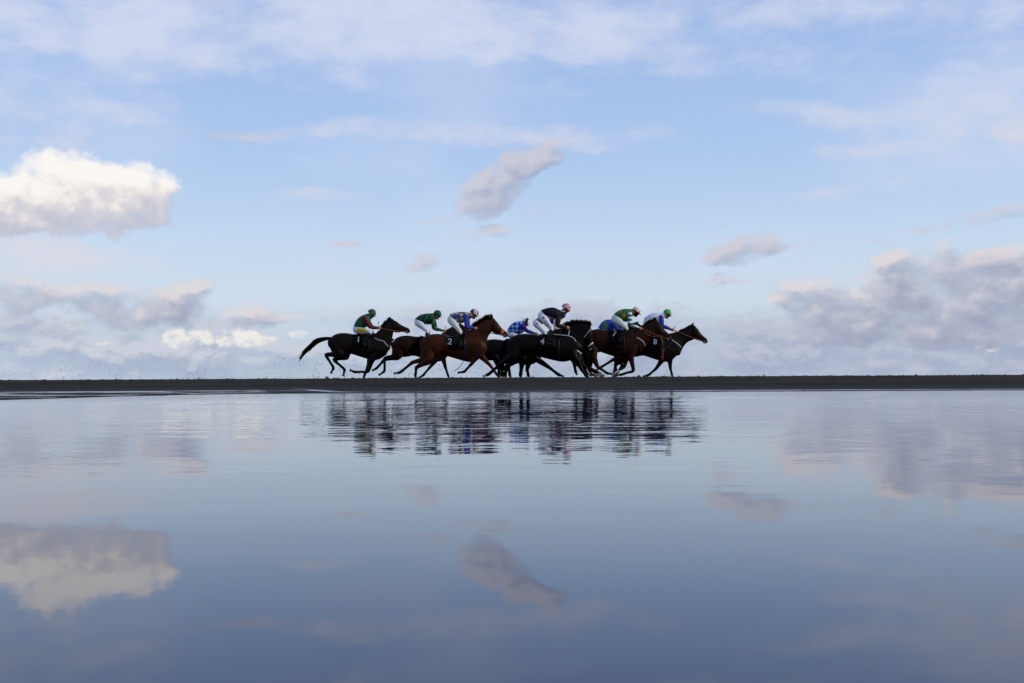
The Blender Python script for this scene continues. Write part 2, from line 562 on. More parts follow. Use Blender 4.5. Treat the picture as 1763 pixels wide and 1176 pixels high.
def catmull(pts, k):
    """pts: list of numpy vectors -> smooth list"""
    P = [np.array(p, float) for p in pts]
    n = len(P)
    out = []
    for i in range(n - 1):
        p0 = P[i - 1] if i > 0 else 2 * P[0] - P[1]
        p1, p2 = P[i], P[i + 1]
        p3 = P[i + 2] if i + 2 < n else 2 * P[-1] - P[-2]
        for j in range(k):
            t = j / k
            out.append(0.5 * ((2 * p1) + (-p0 + p2) * t + (2 * p0 - 5 * p1 + 4 * p2 - p3) * t * t + (-p0 + 3 * p1 - 3 * p2 + p3) * t ** 3))
    out.append(P[-1])
    return out


class Shell:
    def __init__(self):
        self.v = []
        self.f = []

    def rings(self, rings, seg):
        """rings: list of lists of Vector, closed with a fan at each end"""
        b = len(self.v)
        for r in rings:
            self.v += [tuple(p) for p in r]
        for i in range(len(rings) - 1):
            for j in range(seg):
                a0 = b + i * seg + j
                a1 = b + i * seg + (j + 1) % seg
                self.f.append((a0, a1, a1 + seg, a0 + seg))
        for i, rev in ((0, True), (len(rings) - 1, False)):
            idx = [b + i * seg + j for j in range(seg)]
            self.f.append(tuple(reversed(idx)) if rev else tuple(idx))

    def pairs(self, prs, k=4, seg=16, cap=True):
        """prs: list of (topVector, bottomVector, lateral radius)"""
        data = [np.array([*(t + b) / 2, *((t - b) / 2), w]) for t, b, w in prs]
        sm = catmull(data, k)
        if cap:
            for end in (0, -1):
                c = sm[end].copy()
                nb = sm[1 if end == 0 else -2]
                d = c[:3] - nb[:3]
                L = np.linalg.norm(d)
                if L > 1e-6:
                    d = d / L
                ru = np.linalg.norm(c[3:6])
                e = []
                for a, s in ((0.35, 0.88), (0.62, 0.6), (0.75, 0.25)):
                    q = c.copy()
                    q[:3] += d * ru * a * 0.7
                    q[3:] *= s
                    e.append(q)
                sm = (e[::-1] + sm) if end == 0 else (sm + e)
        rings = []
        for q in sm:
            C = Vector(q[:3])
            U = Vector(q[3:6])
            w = abs(q[6])
            rings.append([C + U * math.cos(2 * math.pi * j / seg) + Vector((0, w * math.sin(2 * math.pi * j / seg), 0)) for j in range(seg)])
        self.rings(rings, seg)

    def limb(self, chain, k=4, seg=12, cap=True):
        """chain: list of (Vector, in-plane radius, lateral radius); may leave the x-z plane"""
        data = [np.array([*p, a, b]) for p, a, b in chain]
        sm = catmull(data, k)
        if cap:
            for end in (0, -1):
                c = sm[end].copy()
                nb = sm[1 if end == 0 else -2]
                d = c[:3] - nb[:3]
                L = np.linalg.norm(d)
                if L > 1e-6:
                    d = d / L
                e = []
                for a, s in ((0.5, 0.85), (0.85, 0.55), (1.0, 0.2)):
                    q = c.copy()
                    q[:3] += d * c[3] * a * 0.8
                    q[3:] *= s
                    e.append(q)
                sm = (e[::-1] + sm) if end == 0 else (sm + e)
        rings = []
        n = len(sm)
        for i, q in enumerate(sm):
            t = Vector(sm[min(n - 1, i + 1)][:3]) - Vector(sm[max(0, i - 1)][:3])
            if t.length < 1e-7:
                t = Vector((0, 0, 1))
            t.normalize()
            U = t.cross(Vector((0, 1, 0)))
            if U.length < 0.15:
                U = t.cross(Vector((1, 0, 0)))
            U.normalize()
            V = t.cross(U).normalized()
            C = Vector(q[:3])
            a, b = max(1e-4, q[3]), max(1e-4, q[4])
            rings.append([C + U * a * math.cos(2 * math.pi * j / seg) + V * b * math.sin(2 * math.pi * j / seg) for j in range(seg)])
        self.rings(rings, seg)

    def ball(self, c, r, R=None, n=8):
        """ellipsoid; r = (rx,ry,rz)"""
        rings = []
        for i in range(1, n):
            th = math.pi * i / n
            ring = []
            for j in range(12):
                ph = 2 * math.pi * j / 12
                p = Vector((r[0] * math.sin(th) * math.cos(ph), r[1] * math.sin(th) * math.sin(ph), r[2] * math.cos(th)))
                if R: p = R @ p
                ring.append(Vector(c) + p)
            rings.append(ring)
        self.rings(rings, 12)

    def build(self, name, m, parent=None, smooth=True):
        return link_mesh(name, self.v, self.f, m, parent, smooth)

    def remeshed(self, name, m, parent, voxel, smooth=3):
        me = bpy.data.meshes.new('tmp')
        me.from_pydata(self.v, [], self.f)
        o = bpy.data.objects.new('tmp', me)
        COL.objects.link(o)
        bmx = bmesh.new()
        bmx.from_mesh(me)
        bmesh.ops.recalc_face_normals(bmx, faces=bmx.faces)
        bmx.to_mesh(me)
        bmx.free()
        md = o.modifiers.new('r', 'REMESH')
        md.mode = 'VOXEL'
        md.voxel_size = voxel
        md.use_smooth_shade = True
        if smooth:
            s = o.modifiers.new('s', 'SMOOTH')
            s.factor = 0.5
            s.iterations = smooth
        dg = bpy.context.evaluated_depsgraph_get()
        res = bpy.data.meshes.new_from_object(o.evaluated_get(dg))
        bpy.data.objects.remove(o)
        bpy.data.meshes.remove(me)
        res.name = name
        r = bpy.data.objects.new(name, res)
        COL.objects.link(r)
        res.materials.clear()
        res.materials.append(m)
        res.polygons.foreach_set('use_smooth', [True] * len(res.polygons))
        if parent:
            adopt(r, parent)
        return r


def empty(name, loc):
    o = bpy.data.objects.new(name, None)
    COL.objects.link(o)
    o.location = loc
    o.empty_display_size = 0.2
    return o


def tube(name, pts, r, m, parent, seg=6, k=3, flat=1.0):
    s = Shell()
    s.limb([(Vector(p), r, r * flat) for p in pts], k=k, seg=seg)
    return s.build(name, m, parent)


# ------------------------------------------------------------------ materials of horses and tack
def coat(name, col, dark, points_z):
    """horse coat; bay horses have black lower legs (points) whatever the light"""
    m, T, p = mat(name)
    tcn = T.new('ShaderNodeTexCoord')
    ob = tcn.outputs['Object']
    n = T.noise(ob, 3.0, 4, 0.6, dim='3D')
    fine = T.noise(T.mapping(ob, scale=(1, 1, 0.3)), 60.0, 3, 0.6, dim='3D')
    c = T.mix(T.smooth(n, 0.35, 0.65), tuple(x * 0.75 for x in col[:3]) + (1,), col)
    c = T.mix(T.math('MULTIPLY', fine, 0.4), c, tuple(x * 0.5 for x in col[:3]) + (1,))
    sp = T.new('ShaderNodeSeparateXYZ')
    T.l.new(ob, sp.inputs[0])
    zz = T.math('ADD', sp.outputs[2], T.math('MULTIPLY', T.math('SUBTRACT', n, 0.5), 0.3))
    c = T.mix(T.smooth(zz, points_z, points_z - 0.25), c, dark)
    T.l.new(c, p.inputs['Base Color'])
    p.inputs['Roughness'].default_value = 0.42
    p.inputs['Specular IOR Level'].default_value = 0.07
    b = T.new('ShaderNodeBump')
    b.inputs['Strength'].default_value = 0.6
    b.inputs['Distance'].default_value = 0.03
    T.l.new(T.math('ADD', T.math('MULTIPLY', fine, 0.15), T.noise(T.mapping(ob, scale=(1, 1, 1.6)), 6.0, 3, 0.5, dim='3D')), b.inputs['Height'])
    T.l.new(b.outputs[0], p.inputs['Normal'])
    return m

BLACK = (0.0022, 0.002, 0.002, 1)
m_hair = simple('black_horse_hair', (0.002, 0.0016, 0.0014), 0.7, 0.03, 0.4, 30)
m_hoof = simple('dark_hoof', (0.02, 0.017, 0.015), 0.6, 0.3, 0.3, 30)
m_palehoof = simple('pale_hoof', (0.30, 0.22, 0.16), 0.6, 0.3, 0.2, 30)
m_white_sock = simple('white_sock', (0.62, 0.57, 0.52), 0.7, 0.2, 0.15, 30)
m_leather = simple('black_leather', (0.006, 0.005, 0.005), 0.5, 0.10, 0.3, 25)
m_brown_leather = simple('tan_rein_leather', (0.28, 0.07, 0.025), 0.55, 0.4, 0.2, 25)
m_whiteweb = simple('white_webbing', (0.72, 0.69, 0.66), 0.7, 0.3, 0.12, 40)
m_greyweb = simple('grey_webbing', (0.36, 0.34, 0.34), 0.7, 0.3, 0.12, 40)
m_redweb = simple('red_webbing', (0.20, 0.006, 0.008), 0.7, 0.3, 0.15, 40)
m_blueweb = simple('navy_webbing', (0.014, 0.010, 0.035), 0.7, 0.3, 0.15, 40)
m_orangefleece = simple('orange_fleece', (0.62, 0.13, 0.05), 0.9, 0.1, 0.25, 60, bump=0.6)
m_cloth = simple('black_saddle_cloth', (0.003, 0.003, 0.004), 0.9, 0.05, 0.3, 30)
m_number = simple('white_number_print', (0.62, 0.58, 0.52), 0.8, 0.2, 0.08, 40)
m_steel = simple('polished_steel', (0.75, 0.75, 0.76), 0.25, 0.5, 0.08, 40, metal=0.9)
m_iron = simple('dull_iron', (0.12, 0.12, 0.13), 0.4, 0.4, 0.1, 40)
m_eye = simple('dark_eye', (0.004, 0.003, 0.003), 0.1, 0.6, 0.1, 40)

from mathutils.bvhtree import BVHTree

T_TOP = [  # top x,y, bottom x,y, half width (m) : template flank of a galloping thoroughbred
    ((425, 468), (427, 560), 0.10), ((455, 432), (455, 612), 0.19), ((510, 405), (515, 640), 0.25), ((580, 397), (580, 640), 0.27),
    ((650, 405), (655, 628), 0.255), ((740, 418), (740, 652), 0.275), ((830, 416), (830, 680), 0.28), ((900, 402), (905, 696), 0.255),
    ((965, 400), (975, 680), 0.215), ((1020, 440), (1030, 635), 0.18), ((1050, 490), (1062, 590), 0.12)]
T_HEAD = [  # along the head, poll to muzzle
    ((1085, 243), (1120, 385), 0.075), ((1118, 255), (1150, 392), 0.098), ((1152, 272), (1180, 393), 0.10), ((1190, 300), (1200, 388), 0.075),
    ((1225, 322), (1228, 388), 0.056), ((1255, 333), (1250, 398), 0.052), ((1282, 345), (1270, 405), 0.056), ((1296, 362), (1284, 396), 0.040)]
HP0, HP1 = complex(1085, 243), complex(1300, 370)


def head_map(poll, muz):
    a, b = complex(*poll), complex(*muz)
    k = (b - a) / (HP1 - HP0)
    def f(p):
        z = a + (complex(*p) - HP0) * k
        return z.real, z.imag
    return f, abs(k)


HIND_R = [(0.20, 0.13), (0.150, 0.115), (0.092, 0.070), (0.063, 0.046), (0.047, 0.035), (0.052, 0.038), (0.042, 0.036)]
FORE_R = [(0.17, 0.10), (0.120, 0.09), (0.080, 0.060), (0.058, 0.046), (0.044, 0.033), (0.050, 0.038), (0.041, 0.035)]


def make_horse(sp):
    Y = sp['Y']
    P = Plane(sp['crop'], Y)
    sx = (sp['chest'] - sp['butt']) / 655.0
    sy = sp.get('sy', sx)
    def tx(p):
        return sp['butt'] + (p[0] - 415) * sx, sp['ytop'] + (p[1] - 400) * sy
    root = empty('horse', (P(sp['butt'] + 330, 0).x, Y, 0))
    gz = ground_z(root.location.x, Y)
    root.location.z = gz
    tag(root, sp['label'], 'horse', 'horses galloping in the race')
    S = Shell()
    # trunk
    S.pairs([(P(*tx(t)), P(*tx(b)), w) for t, b, w in T_TOP], k=4, seg=20)
    # neck
    npairs = sp['neck']
    nw = [0.20, 0.13, 0.10, 0.085, 0.08]
    f, hs = head_map(sp['poll'], sp['muz'])
    hp0 = (P(*f(T_HEAD[0][0])), P(*f(T_HEAD[0][1])), 0.078)
    S.pairs([(P(*t), P(*b), nw[i]) for i, (t, b) in enumerate(npairs)] + [hp0], k=4, seg=16)
    # head
    S.pairs([(P(*f(t)), P(*f(b)), w * min(1.1, hs)) for t, b, w in T_HEAD], k=4, seg=14)
    # ears
    for s in (-1, 1):
        b0 = P(*f((1088, 262)), s * 0.045)
        tipv = P(*f((1086, 218)), s * 0.06)
        midv = (b0 + tipv) / 2 + Vector((-0.01, s * 0.008, 0))
        S.limb([(b0, 0.035, 0.024), (midv, 0.034, 0.022), (tipv, 0.010, 0.008)], k=3, seg=8)
    # haunch and shoulder muscle
    hx, hy = sp['butt'] + 95 * sx, sp['ytop'] + 120 * sy
    sxp, syp = sp['chest'] - 95 * sx, sp['ytop'] + 170 * sy
    hoofs = []
    lk = sp.get('lk', 1.06)
    RH = [(a * (lk if i > 1 else 1), b) for i, (a, b) in enumerate(HIND_R)]
    RF = [(a * (lk if i > 1 else 1), b) for i, (a, b) in enumerate(FORE_R)]
    for i, lg in enumerate(sp['hind']):
        s = -1 if i == 0 else 1
        Q = Plane(lg[0], Y)
        st, hk, ft, hf = [Q(*q) for q in lg[1:5]]
        hip = P(hx, hy)
        gask = st.lerp(hk, 0.5)
        cann = hk.lerp(ft, 0.55)
        past = ft.lerp(hf, 0.5)
        pts = [hip, st, gask, hk, cann, ft, past]
        lat = [0.11, 0.15, 0.14, 0.13, 0.125, 0.12, 0.12]
        S.limb([(p + Vector((0, s * l, 0)), r[0], r[1]) for p, l, r in zip(pts, lat, RH)], k=4, seg=12)
        hd = (ft - hk).normalized()                    # point of the hock
        S.ball(hk + Vector((-0.025, s * 0.13, 0.03)), (0.045, 0.03, 0.045))
        # back of the thigh
        S.limb([(P(sp['butt'] + 45 * sx, sp['ytop'] + 90 * sy, s * 0.11), 0.12, 0.10),
                (st.lerp(hk, 0.25) + Vector((-0.02, s * 0.12, 0.0)), 0.11, 0.08), (gask + Vector((0, s * 0.13, 0)), 0.06, 0.05)], k=4)
        hoofs.append((past + Vector((0, s * 0.12, 0)), hf + Vector((0, s * 0.12, 0)), hf - ft, lg[5] if len(lg) > 5 else None, ft + Vector((0, s * 0.12, 0)), 0.034))
    for i, lg in enumerate(sp['fore']):
        s = -1 if i == 0 else 1
        Q = Plane(lg[0], Y)
        el, kn, ft, hf = [Q(*q) for q in lg[1:5]]
        sh = P(sxp, syp)
        fa = el.lerp(kn, 0.45)
        cann = kn.lerp(ft, 0.5)
        past = ft.lerp(hf, 0.5)
        pts = [sh, el, fa, kn, cann, ft, past]
        lat = [0.12, 0.14, 0.135, 0.125, 0.12, 0.115, 0.115]
        S.limb([(p + Vector((0, s * l, 0)), r[0], r[1]) for p, l, r in zip(pts, lat, RF)], k=4, seg=12)
        hoofs.append((past + Vector((0, s * 0.115, 0)), hf + Vector((0, s * 0.115, 0)), hf - ft, lg[5] if len(lg) > 5 else None, ft + Vector((0, s * 0.115, 0)), 0.033))
    lo_z = gz + 0.004
    body = S.remeshed('body', sp['coat'], root, 0.017, 4)
    # everything that lies on the horse finds its place on this surface
    L = Vector(root.location)
    bv = BVHTree.FromPolygons([v.co + L for v in body.data.vertices], [tuple(pl.vertices) for pl in body.data.polygons])

    def skin(x, z, off=0.012, side=-1):
        h = bv.ray_cast(Vector((x, Y + side * 2.0, z)), Vector((0, -side, 0)))
        if h[0] is None:
            return Vector((x, Y + side * 0.06, z))
        return Vector((x, h[0].y + side * off, z))

    # hooves
    for (a, b, d, flag, fet, r) in hoofs:
        d = d.normalized()
        if b.z < lo_z + 0.03 or sp.get('snap', True) and b.z < gz + 0.05:
            b = Vector((b.x, b.y, gz + 0.028))
        s = Shell()
        s.limb([(a, r * 0.95, r * 0.95), (a.lerp(b, 0.6), r * 1.15, r * 1.12), (b + d * 0.012, r * 1.5, r * 1.35)], k=3, seg=10, cap=False)
        s.build('hoof', m_palehoof if flag else m_hoof, root)
        if flag == 'sock':
            s = Shell()
            s.limb([(fet - d * 0.06, r * 1.15, r * 1.05), (fet, r * 1.38, r * 1.18), (a + d * 0.01, r * 1.2, r * 1.1)], k=3, seg=10)
            s.build('white_sock', m_white_sock, root)
    # eye, nostril
    for s in (-1, 1):
        e = P(*f((1150, 300)))
        q = skin(e.x, e.z, -0.012, s)
        sh = Shell(); sh.ball(q, (0.02, 0.012, 0.016)); sh.build('eye', m_eye, root)
    # mane
    rnd = random.Random(sp['seed'])
    M = Shell()
    crest = [P(*t) for t, b in npairs] + [hp0[0]]
    under = [P(*b) for t, b in npairs] + [hp0[1]]
    cc = catmull([np.array(p) for p in crest], 12)
    uu = catmull([np.array(p) for p in under], 12)
    lo, hi = int(len(cc) * sp.get('mane0', 0.25)), len(cc)
    ml = sp.get('mane', 0.09)
    for i in range(sp.get('locks', 110)):
        k = rnd.uniform(lo, hi - 1)
        i0 = int(k)
        c = Vector(cc[i0]).lerp(Vector(cc[min(i0 + 1, len(cc) - 1)]), k - i0)
        u = (c - Vector(uu[i0])).normalized()
        tdir = (Vector(cc[min(i0 + 1, len(cc) - 1)]) - Vector(cc[max(0, i0 - 1)])).normalized()
        c = c - u * 0.03 + Vector((0, rnd.uniform(-0.03, 0.03), 0))
        L1 = ml * rnd.uniform(0.5, 1.35)
        dr = (u * rnd.uniform(0.9, 1.4) - tdir * rnd.uniform(-0.1, 0.8) + Vector((0, rnd.uniform(-.4, .4), 0))).normalized()
        dr2 = (dr - tdir * 0.7 - Vector((0, 0, 0.3))).normalized()
        M.limb([(c, 0.013, 0.009), (c + dr * (0.03 + L1 * 0.55), 0.010, 0.006), (c + dr * (0.03 + L1 * 0.55) + dr2 * L1 * 0.5, 0.002, 0.002)], k=1, seg=4, cap=False)
    M.build('mane', m_hair, root)
    # tail
    tl = [P(*q) for q in sp['tail']]
    n = len(tl)
    tr = sp.get('tail_r', [0.045, 0.075, 0.095, 0.085, 0.06, 0.02])
    M = Shell()
    M.limb([(p, tr[min(i, len(tr) - 1)], tr[min(i, len(tr) - 1)] * 0.6) for i, p in enumerate(tl)], k=4, seg=10)
    tt = catmull([np.array(p) for p in tl], 10)
    for i in range(sp.get('tail_locks', 60)):
        k = rnd.randrange(8, len(tt) - 6)
        a = Vector(tt[k]); b = Vector(tt[k + 5])
        d = (b - a).normalized()
        w = tr[min(int(k / 10), len(tr) - 1)]
        off = Vector((rnd.uniform(-.3, .3) * w, rnd.uniform(-.7, .7) * w, rnd.uniform(-.95, 1.0) * w))
        ln = rnd.uniform(0.14, 0.30) * sp.get('tail_l', 1.0)
        dv = (d + Vector((rnd.uniform(-.1, .1), rnd.uniform(-.15, .15), rnd.uniform(-.22, .28)))).normalized()
        M.limb([(a + off, 0.011, 0.008), (a + off + dv * ln * 0.5, 0.009, 0.006), (a + off + dv * ln, 0.0015, 0.0015)], k=1, seg=4, cap=False)
    M.build('tail', m_hair, root)

    # ---------------- saddle cloth, number, saddle
    if True:
        cx = sp.get('cloth_x', sp['butt'] + 355 * sx)
        x0, x1 = P(cx - 78, 0).x, P(cx + 88, 0).x
        zlow = P(0, sp['ytop'] + 168 * sy).z
        nxg, nzg = 12, 9
        rows = []
        for i in range(nxg + 1):
            x = x0 + (x1 - x0) * i / nxg
            h = bv.ray_cast(Vector((x, Y, 5)), Vector((0, 0, -1)))
            zt = h[0].z + 0.012 if h[0] else P(0, sp['ytop']).z
            col = []
            for sgn in (-1, 1):
                half = []
                for j in range(1, nzg + 1):
                    tpar = j / nzg
                    z = zt - (zt - zlow) * (tpar ** 1.8)
                    half.append(skin(x, z, 0.013, sgn))
                col.append(half)
            rows.append(col[0][::-1] + [Vector((x, Y, zt))] + col[1])
        nr = len(rows[0])
        vs = [tuple(p) for r in rows for p in r]
        fs = [(i * nr + j, i * nr + j + 1, (i + 1) * nr + j + 1, (i + 1) * nr + j) for i in range(nxg) for j in range(nr - 1)]
        o = link_mesh('saddle_cloth', vs, fs, m_cloth, root, True)
        sd_ = o.modifiers.new('thick', 'SOLIDIFY'); sd_.thickness = 0.008; sd_.offset = 0.0
        if sp.get('num'):
            cu = bpy.data.curves.new('num', 'FONT')
            cu.body = sp['num'][0]
            cu.size = sp['num'][3] if len(sp['num']) > 3 else 0.26
            cu.offset = 0.007
            cu.extrude = 0.0
            cu.resolution_u = 6
            cu.align_x = 'CENTER'; cu.align_y = 'CENTER'
            to = bpy.data.objects.new('tmpnum', cu)
            COL.objects.link(to)
            dg = bpy.context.evaluated_depsgraph_get()
            me = bpy.data.meshes.new_from_object(to.evaluated_get(dg))
            bpy.data.objects.remove(to)
            bmx = bmesh.new(); bmx.from_mesh(me)
            bmesh.ops.subdivide_edges(bmx, edges=[e for e in bmx.edges if e.calc_length() > 0.03], cuts=2)
            bmx.to_mesh(me); bmx.free()
            c0 = P(sp['num'][1], sp['num'][2])
            for v in me.vertices:
                sk_ = v.co.copy()
                ang = math.radians(sp.get('num_rot', 0))
                xx = sk_.x * math.cos(ang) - sk_.y * math.sin(ang)
                zz = sk_.x * math.sin(ang) + sk_.y * math.cos(ang)
                q = skin(c0.x + xx * 1.0, c0.z + zz, 0.026)
                v.co = q
            me.name = 'number'
            me.materials.clear(); me.materials.append(m_number)
            no = bpy.data.objects.new('number', me)
            COL.objects.link(no)
            Lc = Vector(root.location)
            me.transform(Matrix.Translation(-Lc))
            no.parent = o
            no['label'] = 'white number %s printed on the black cloth' % sp['num'][0]
        # saddle: cantle, seat, pommel and a flap on each side
        sS = Shell()
        pr = []
        for (dx, up, w) in ((-50, 0.055, 0.10), (-38, 0.048, 0.13), (-12, 0.022, 0.13), (15, 0.024, 0.11), (34, 0.05, 0.085), (42, 0.058, 0.05)):
            x = P(cx + 10 + dx * sx, 0).x
            h = bv.ray_cast(Vector((x, Y, 5)), Vector((0, 0, -1)))
            zt = h[0].z if h[0] else P(0, sp['ytop']).z
            pr.append((Vector((x, Y, zt + up + 0.012)), Vector((x, Y, zt - 0.03)), w))
        sS.pairs(pr, k=3, seg=12)
        sad = sS.build('saddle', m_leather, root)
        for sgn in (-1, 1):
            vs, fs = [], []
            fx = [(4, 40), (6, 44), (8, 48), (12, 50), (18, 44)]
            for j, (a, b_) in enumerate(fx):
                for i in range(5):
                    xx = P(cx + 14 + (a + (b_ - a) * i / 4) * sx, 0).x
                    zz = P(0, sp['ytop'] + (38 + j * 30) * sy).z
                    vs.append(tuple(skin(xx, zz, 0.034, sgn)))
            for j in range(4):
                for i in range(4):
                    fs.append((j * 5 + i, j * 5 + i + 1, (j + 1) * 5 + i + 1, (j + 1) * 5 + i))
            fo = link_mesh('saddle_flap', vs, fs, m_leather, root, True)
            sd_ = fo.modifiers.new('thick', 'SOLIDIFY'); sd_.thickness = 0.006
    # girth
    gx = P(sp['butt'] + 440 * sx, 0).x
    pts = []
    zt = P(0, sp['ytop'] + 60 * sy).z
    zb = P(0, sp['ytop'] + 282 * sy).z
    G = []
    for sgn in (-1, 1):
        col = [skin(gx, zt + (zb - zt) * j / 9, 0.008, sgn) for j in range(10)]
        G.append(col)
    loop = G[0] + [Vector((gx, Y, zb - 0.012))] + G[1][::-1]
    vs, fs = [], []
    for q in loop:
        vs += [(q.x - 0.045, q.y, q.z), (q.x + 0.045, q.y, q.z)]
    fs = [(2 * i, 2 * i + 1, 2 * i + 3, 2 * i + 2) for i in range(len(loop) - 1)]
    go = link_mesh('girth', vs, fs, sp.get('girth', m_leather), root, True)
    sd_ = go.modifiers.new('thick', 'SOLIDIFY'); sd_.thickness = 0.008; sd_.offset = 0.0
    # bridle: noseband, browband, cheek strap, bit rings
    def band(name, t, b, m, r, w):
        tv, bv_ = P(*f(t)), P(*f(b))
        c = (tv + bv_) / 2
        U = (tv - bv_) / 2
        ring = []
        nrm = U.cross(Vector((0, 1, 0))).normalized()
        vs, fs = [], []
        for j in range(16):
            a = 2 * math.pi * j / 16
            q = c + U * (math.cos(a) * 1.06 + 0.0) + Vector((0, (w + 0.008) * math.sin(a), 0))
            vs += [tuple(q - nrm * r), tuple(q + nrm * r)]
        for j in range(16):
            k2 = (j + 1) % 16
            fs.append((2 * j, 2 * k2, 2 * k2 + 1, 2 * j + 1))
        o = link_mesh(name, vs, fs, m, root, True)
        q = o.modifiers.new('thick', 'SOLIDIFY'); q.thickness = 0.006
    nb = sp.get('noseband', (m_leather, 0.014))
    band('noseband', (1228, 324), (1230, 388), nb[0], nb[1], 0.062)
    band('browband', (1112, 250), (1142, 392), sp.get('browband', m_leather), 0.011, 0.100)
    bitp = P(*f((1262, 385)))
    for s in (-1, 1):
        q0 = P(*f((1125, 320))); q1 = P(*f((1190, 352)))
        tube('cheek_strap', [skin(q0.x, q0.z, 0.006, s), skin(q1.x, q1.z, 0.006, s), skin(bitp.x, bitp.z, 0.006, s)], 0.008, m_leather, root)
        ringp = skin(bitp.x, bitp.z, 0.014, s)
        vs_ = [ringp + Vector((0.03 * math.cos(a), 0, 0.03 * math.sin(a))) for a in [2 * math.pi * j / 12 for j in range(13)]]
        tube('bit_ring', vs_, 0.005, m_steel, root, seg=6, k=1)
    # reins from the bit to the rider's hands
    if sp.get('hands'):
        hc, hx_, hy_ = sp['hands']
        hp = Plane(hc, Y)(hx_, hy_)
        for s in (-1, 1):
            b0 = skin(bitp.x, bitp.z, 0.016, s)
            mid = (b0 + hp) / 2 + Vector((0, s * 0.10, -0.02))
            msk = skin(mid.x, mid.z, 0.015, s)
            if abs(msk.y - Y) > abs(mid.y - Y): mid.y = msk.y
            q1 = mid.lerp(hp, 0.5)
            msk = skin(q1.x, q1.z, 0.015, s)
            if (msk.y - Y) * s > 0.07: q1.y = msk.y
            tube('rein', [b0, mid, q1, hp + Vector((0, s * 0.07, 0))], 0.010, sp.get('rein', m_leather), root)
    # breastplate and other straps traced off the photo: (name, crop, [(x,y)...], radius, material)
    for (nm, cr, pts, r, mm) in sp.get('straps', []):
        Q = Plane(cr, Y)
        dense = catmull([np.array(Q(*q)) for q in pts], 5)
        tube(nm, [skin(q[0], q[2], 0.014) for q in dense], r, mm, root, k=1, flat=0.5)
    # stirrups: leather and iron
    if sp.get('stirrup'):
        cr, a, b_ , vis = sp['stirrup']
        Q = Plane(cr, Y)
        for s in (-1, 1):
            q0, q1 = Q(*a), Q(*b_)
            k0, k1 = skin(q0.x, q0.z, 0.05, s), skin(q1.x, q1.z, 0.03, s)
            wide = max(abs(k0.y - Y), abs(k1.y - Y), 0.26)
            k0.y = Y + s * min(wide, 0.30); k1.y = Y + s * (wide + 0.04)
            st_ = tube('stirrup_leather', [k0, k0.lerp(k1, 0.5), k1], 0.013, vis, root)
            st_parts = [k1 + Vector((0.055 * math.sin(a_), 0, -0.06 + 0.06 * math.cos(a_))) for a_ in [2 * math.pi * j / 14 for j in range(15)]]
            tube('stirrup_iron', st_parts, 0.007, m_iron, st_, k=1)
    return root, skin, P


def bay(name, c, z=0.55):
    return coat(name, c, BLACK, z)

H = []
c_h1 = coat('dark_brown_coat', (0.011, 0.0062, 0.004, 1), (0.004, 0.003, 0.0025, 1), 0.6)
c_h2 = bay('brown_coat', (0.026, 0.008, 0.004, 1), 0.62)
c_h3 = coat('red_bay_coat', (0.056, 0.0135, 0.005, 1), (0.022, 0.006, 0.0035, 1), 0.5)
c_blk = coat('black_coat', (0.003, 0.0025, 0.0025, 1), BLACK, 0.5)
c_blk2 = coat('brown_black_coat', (0.0045, 0.0026, 0.002, 1), BLACK, 0.6)
c_h7 = coat('dark_bay_coat', (0.025, 0.0065, 0.0035, 1), (0.010, 0.005, 0.004, 1), 0.35)
c_h9 = coat('seal_brown_coat', (0.009, 0.0055, 0.004, 1), BLACK, 0.6)

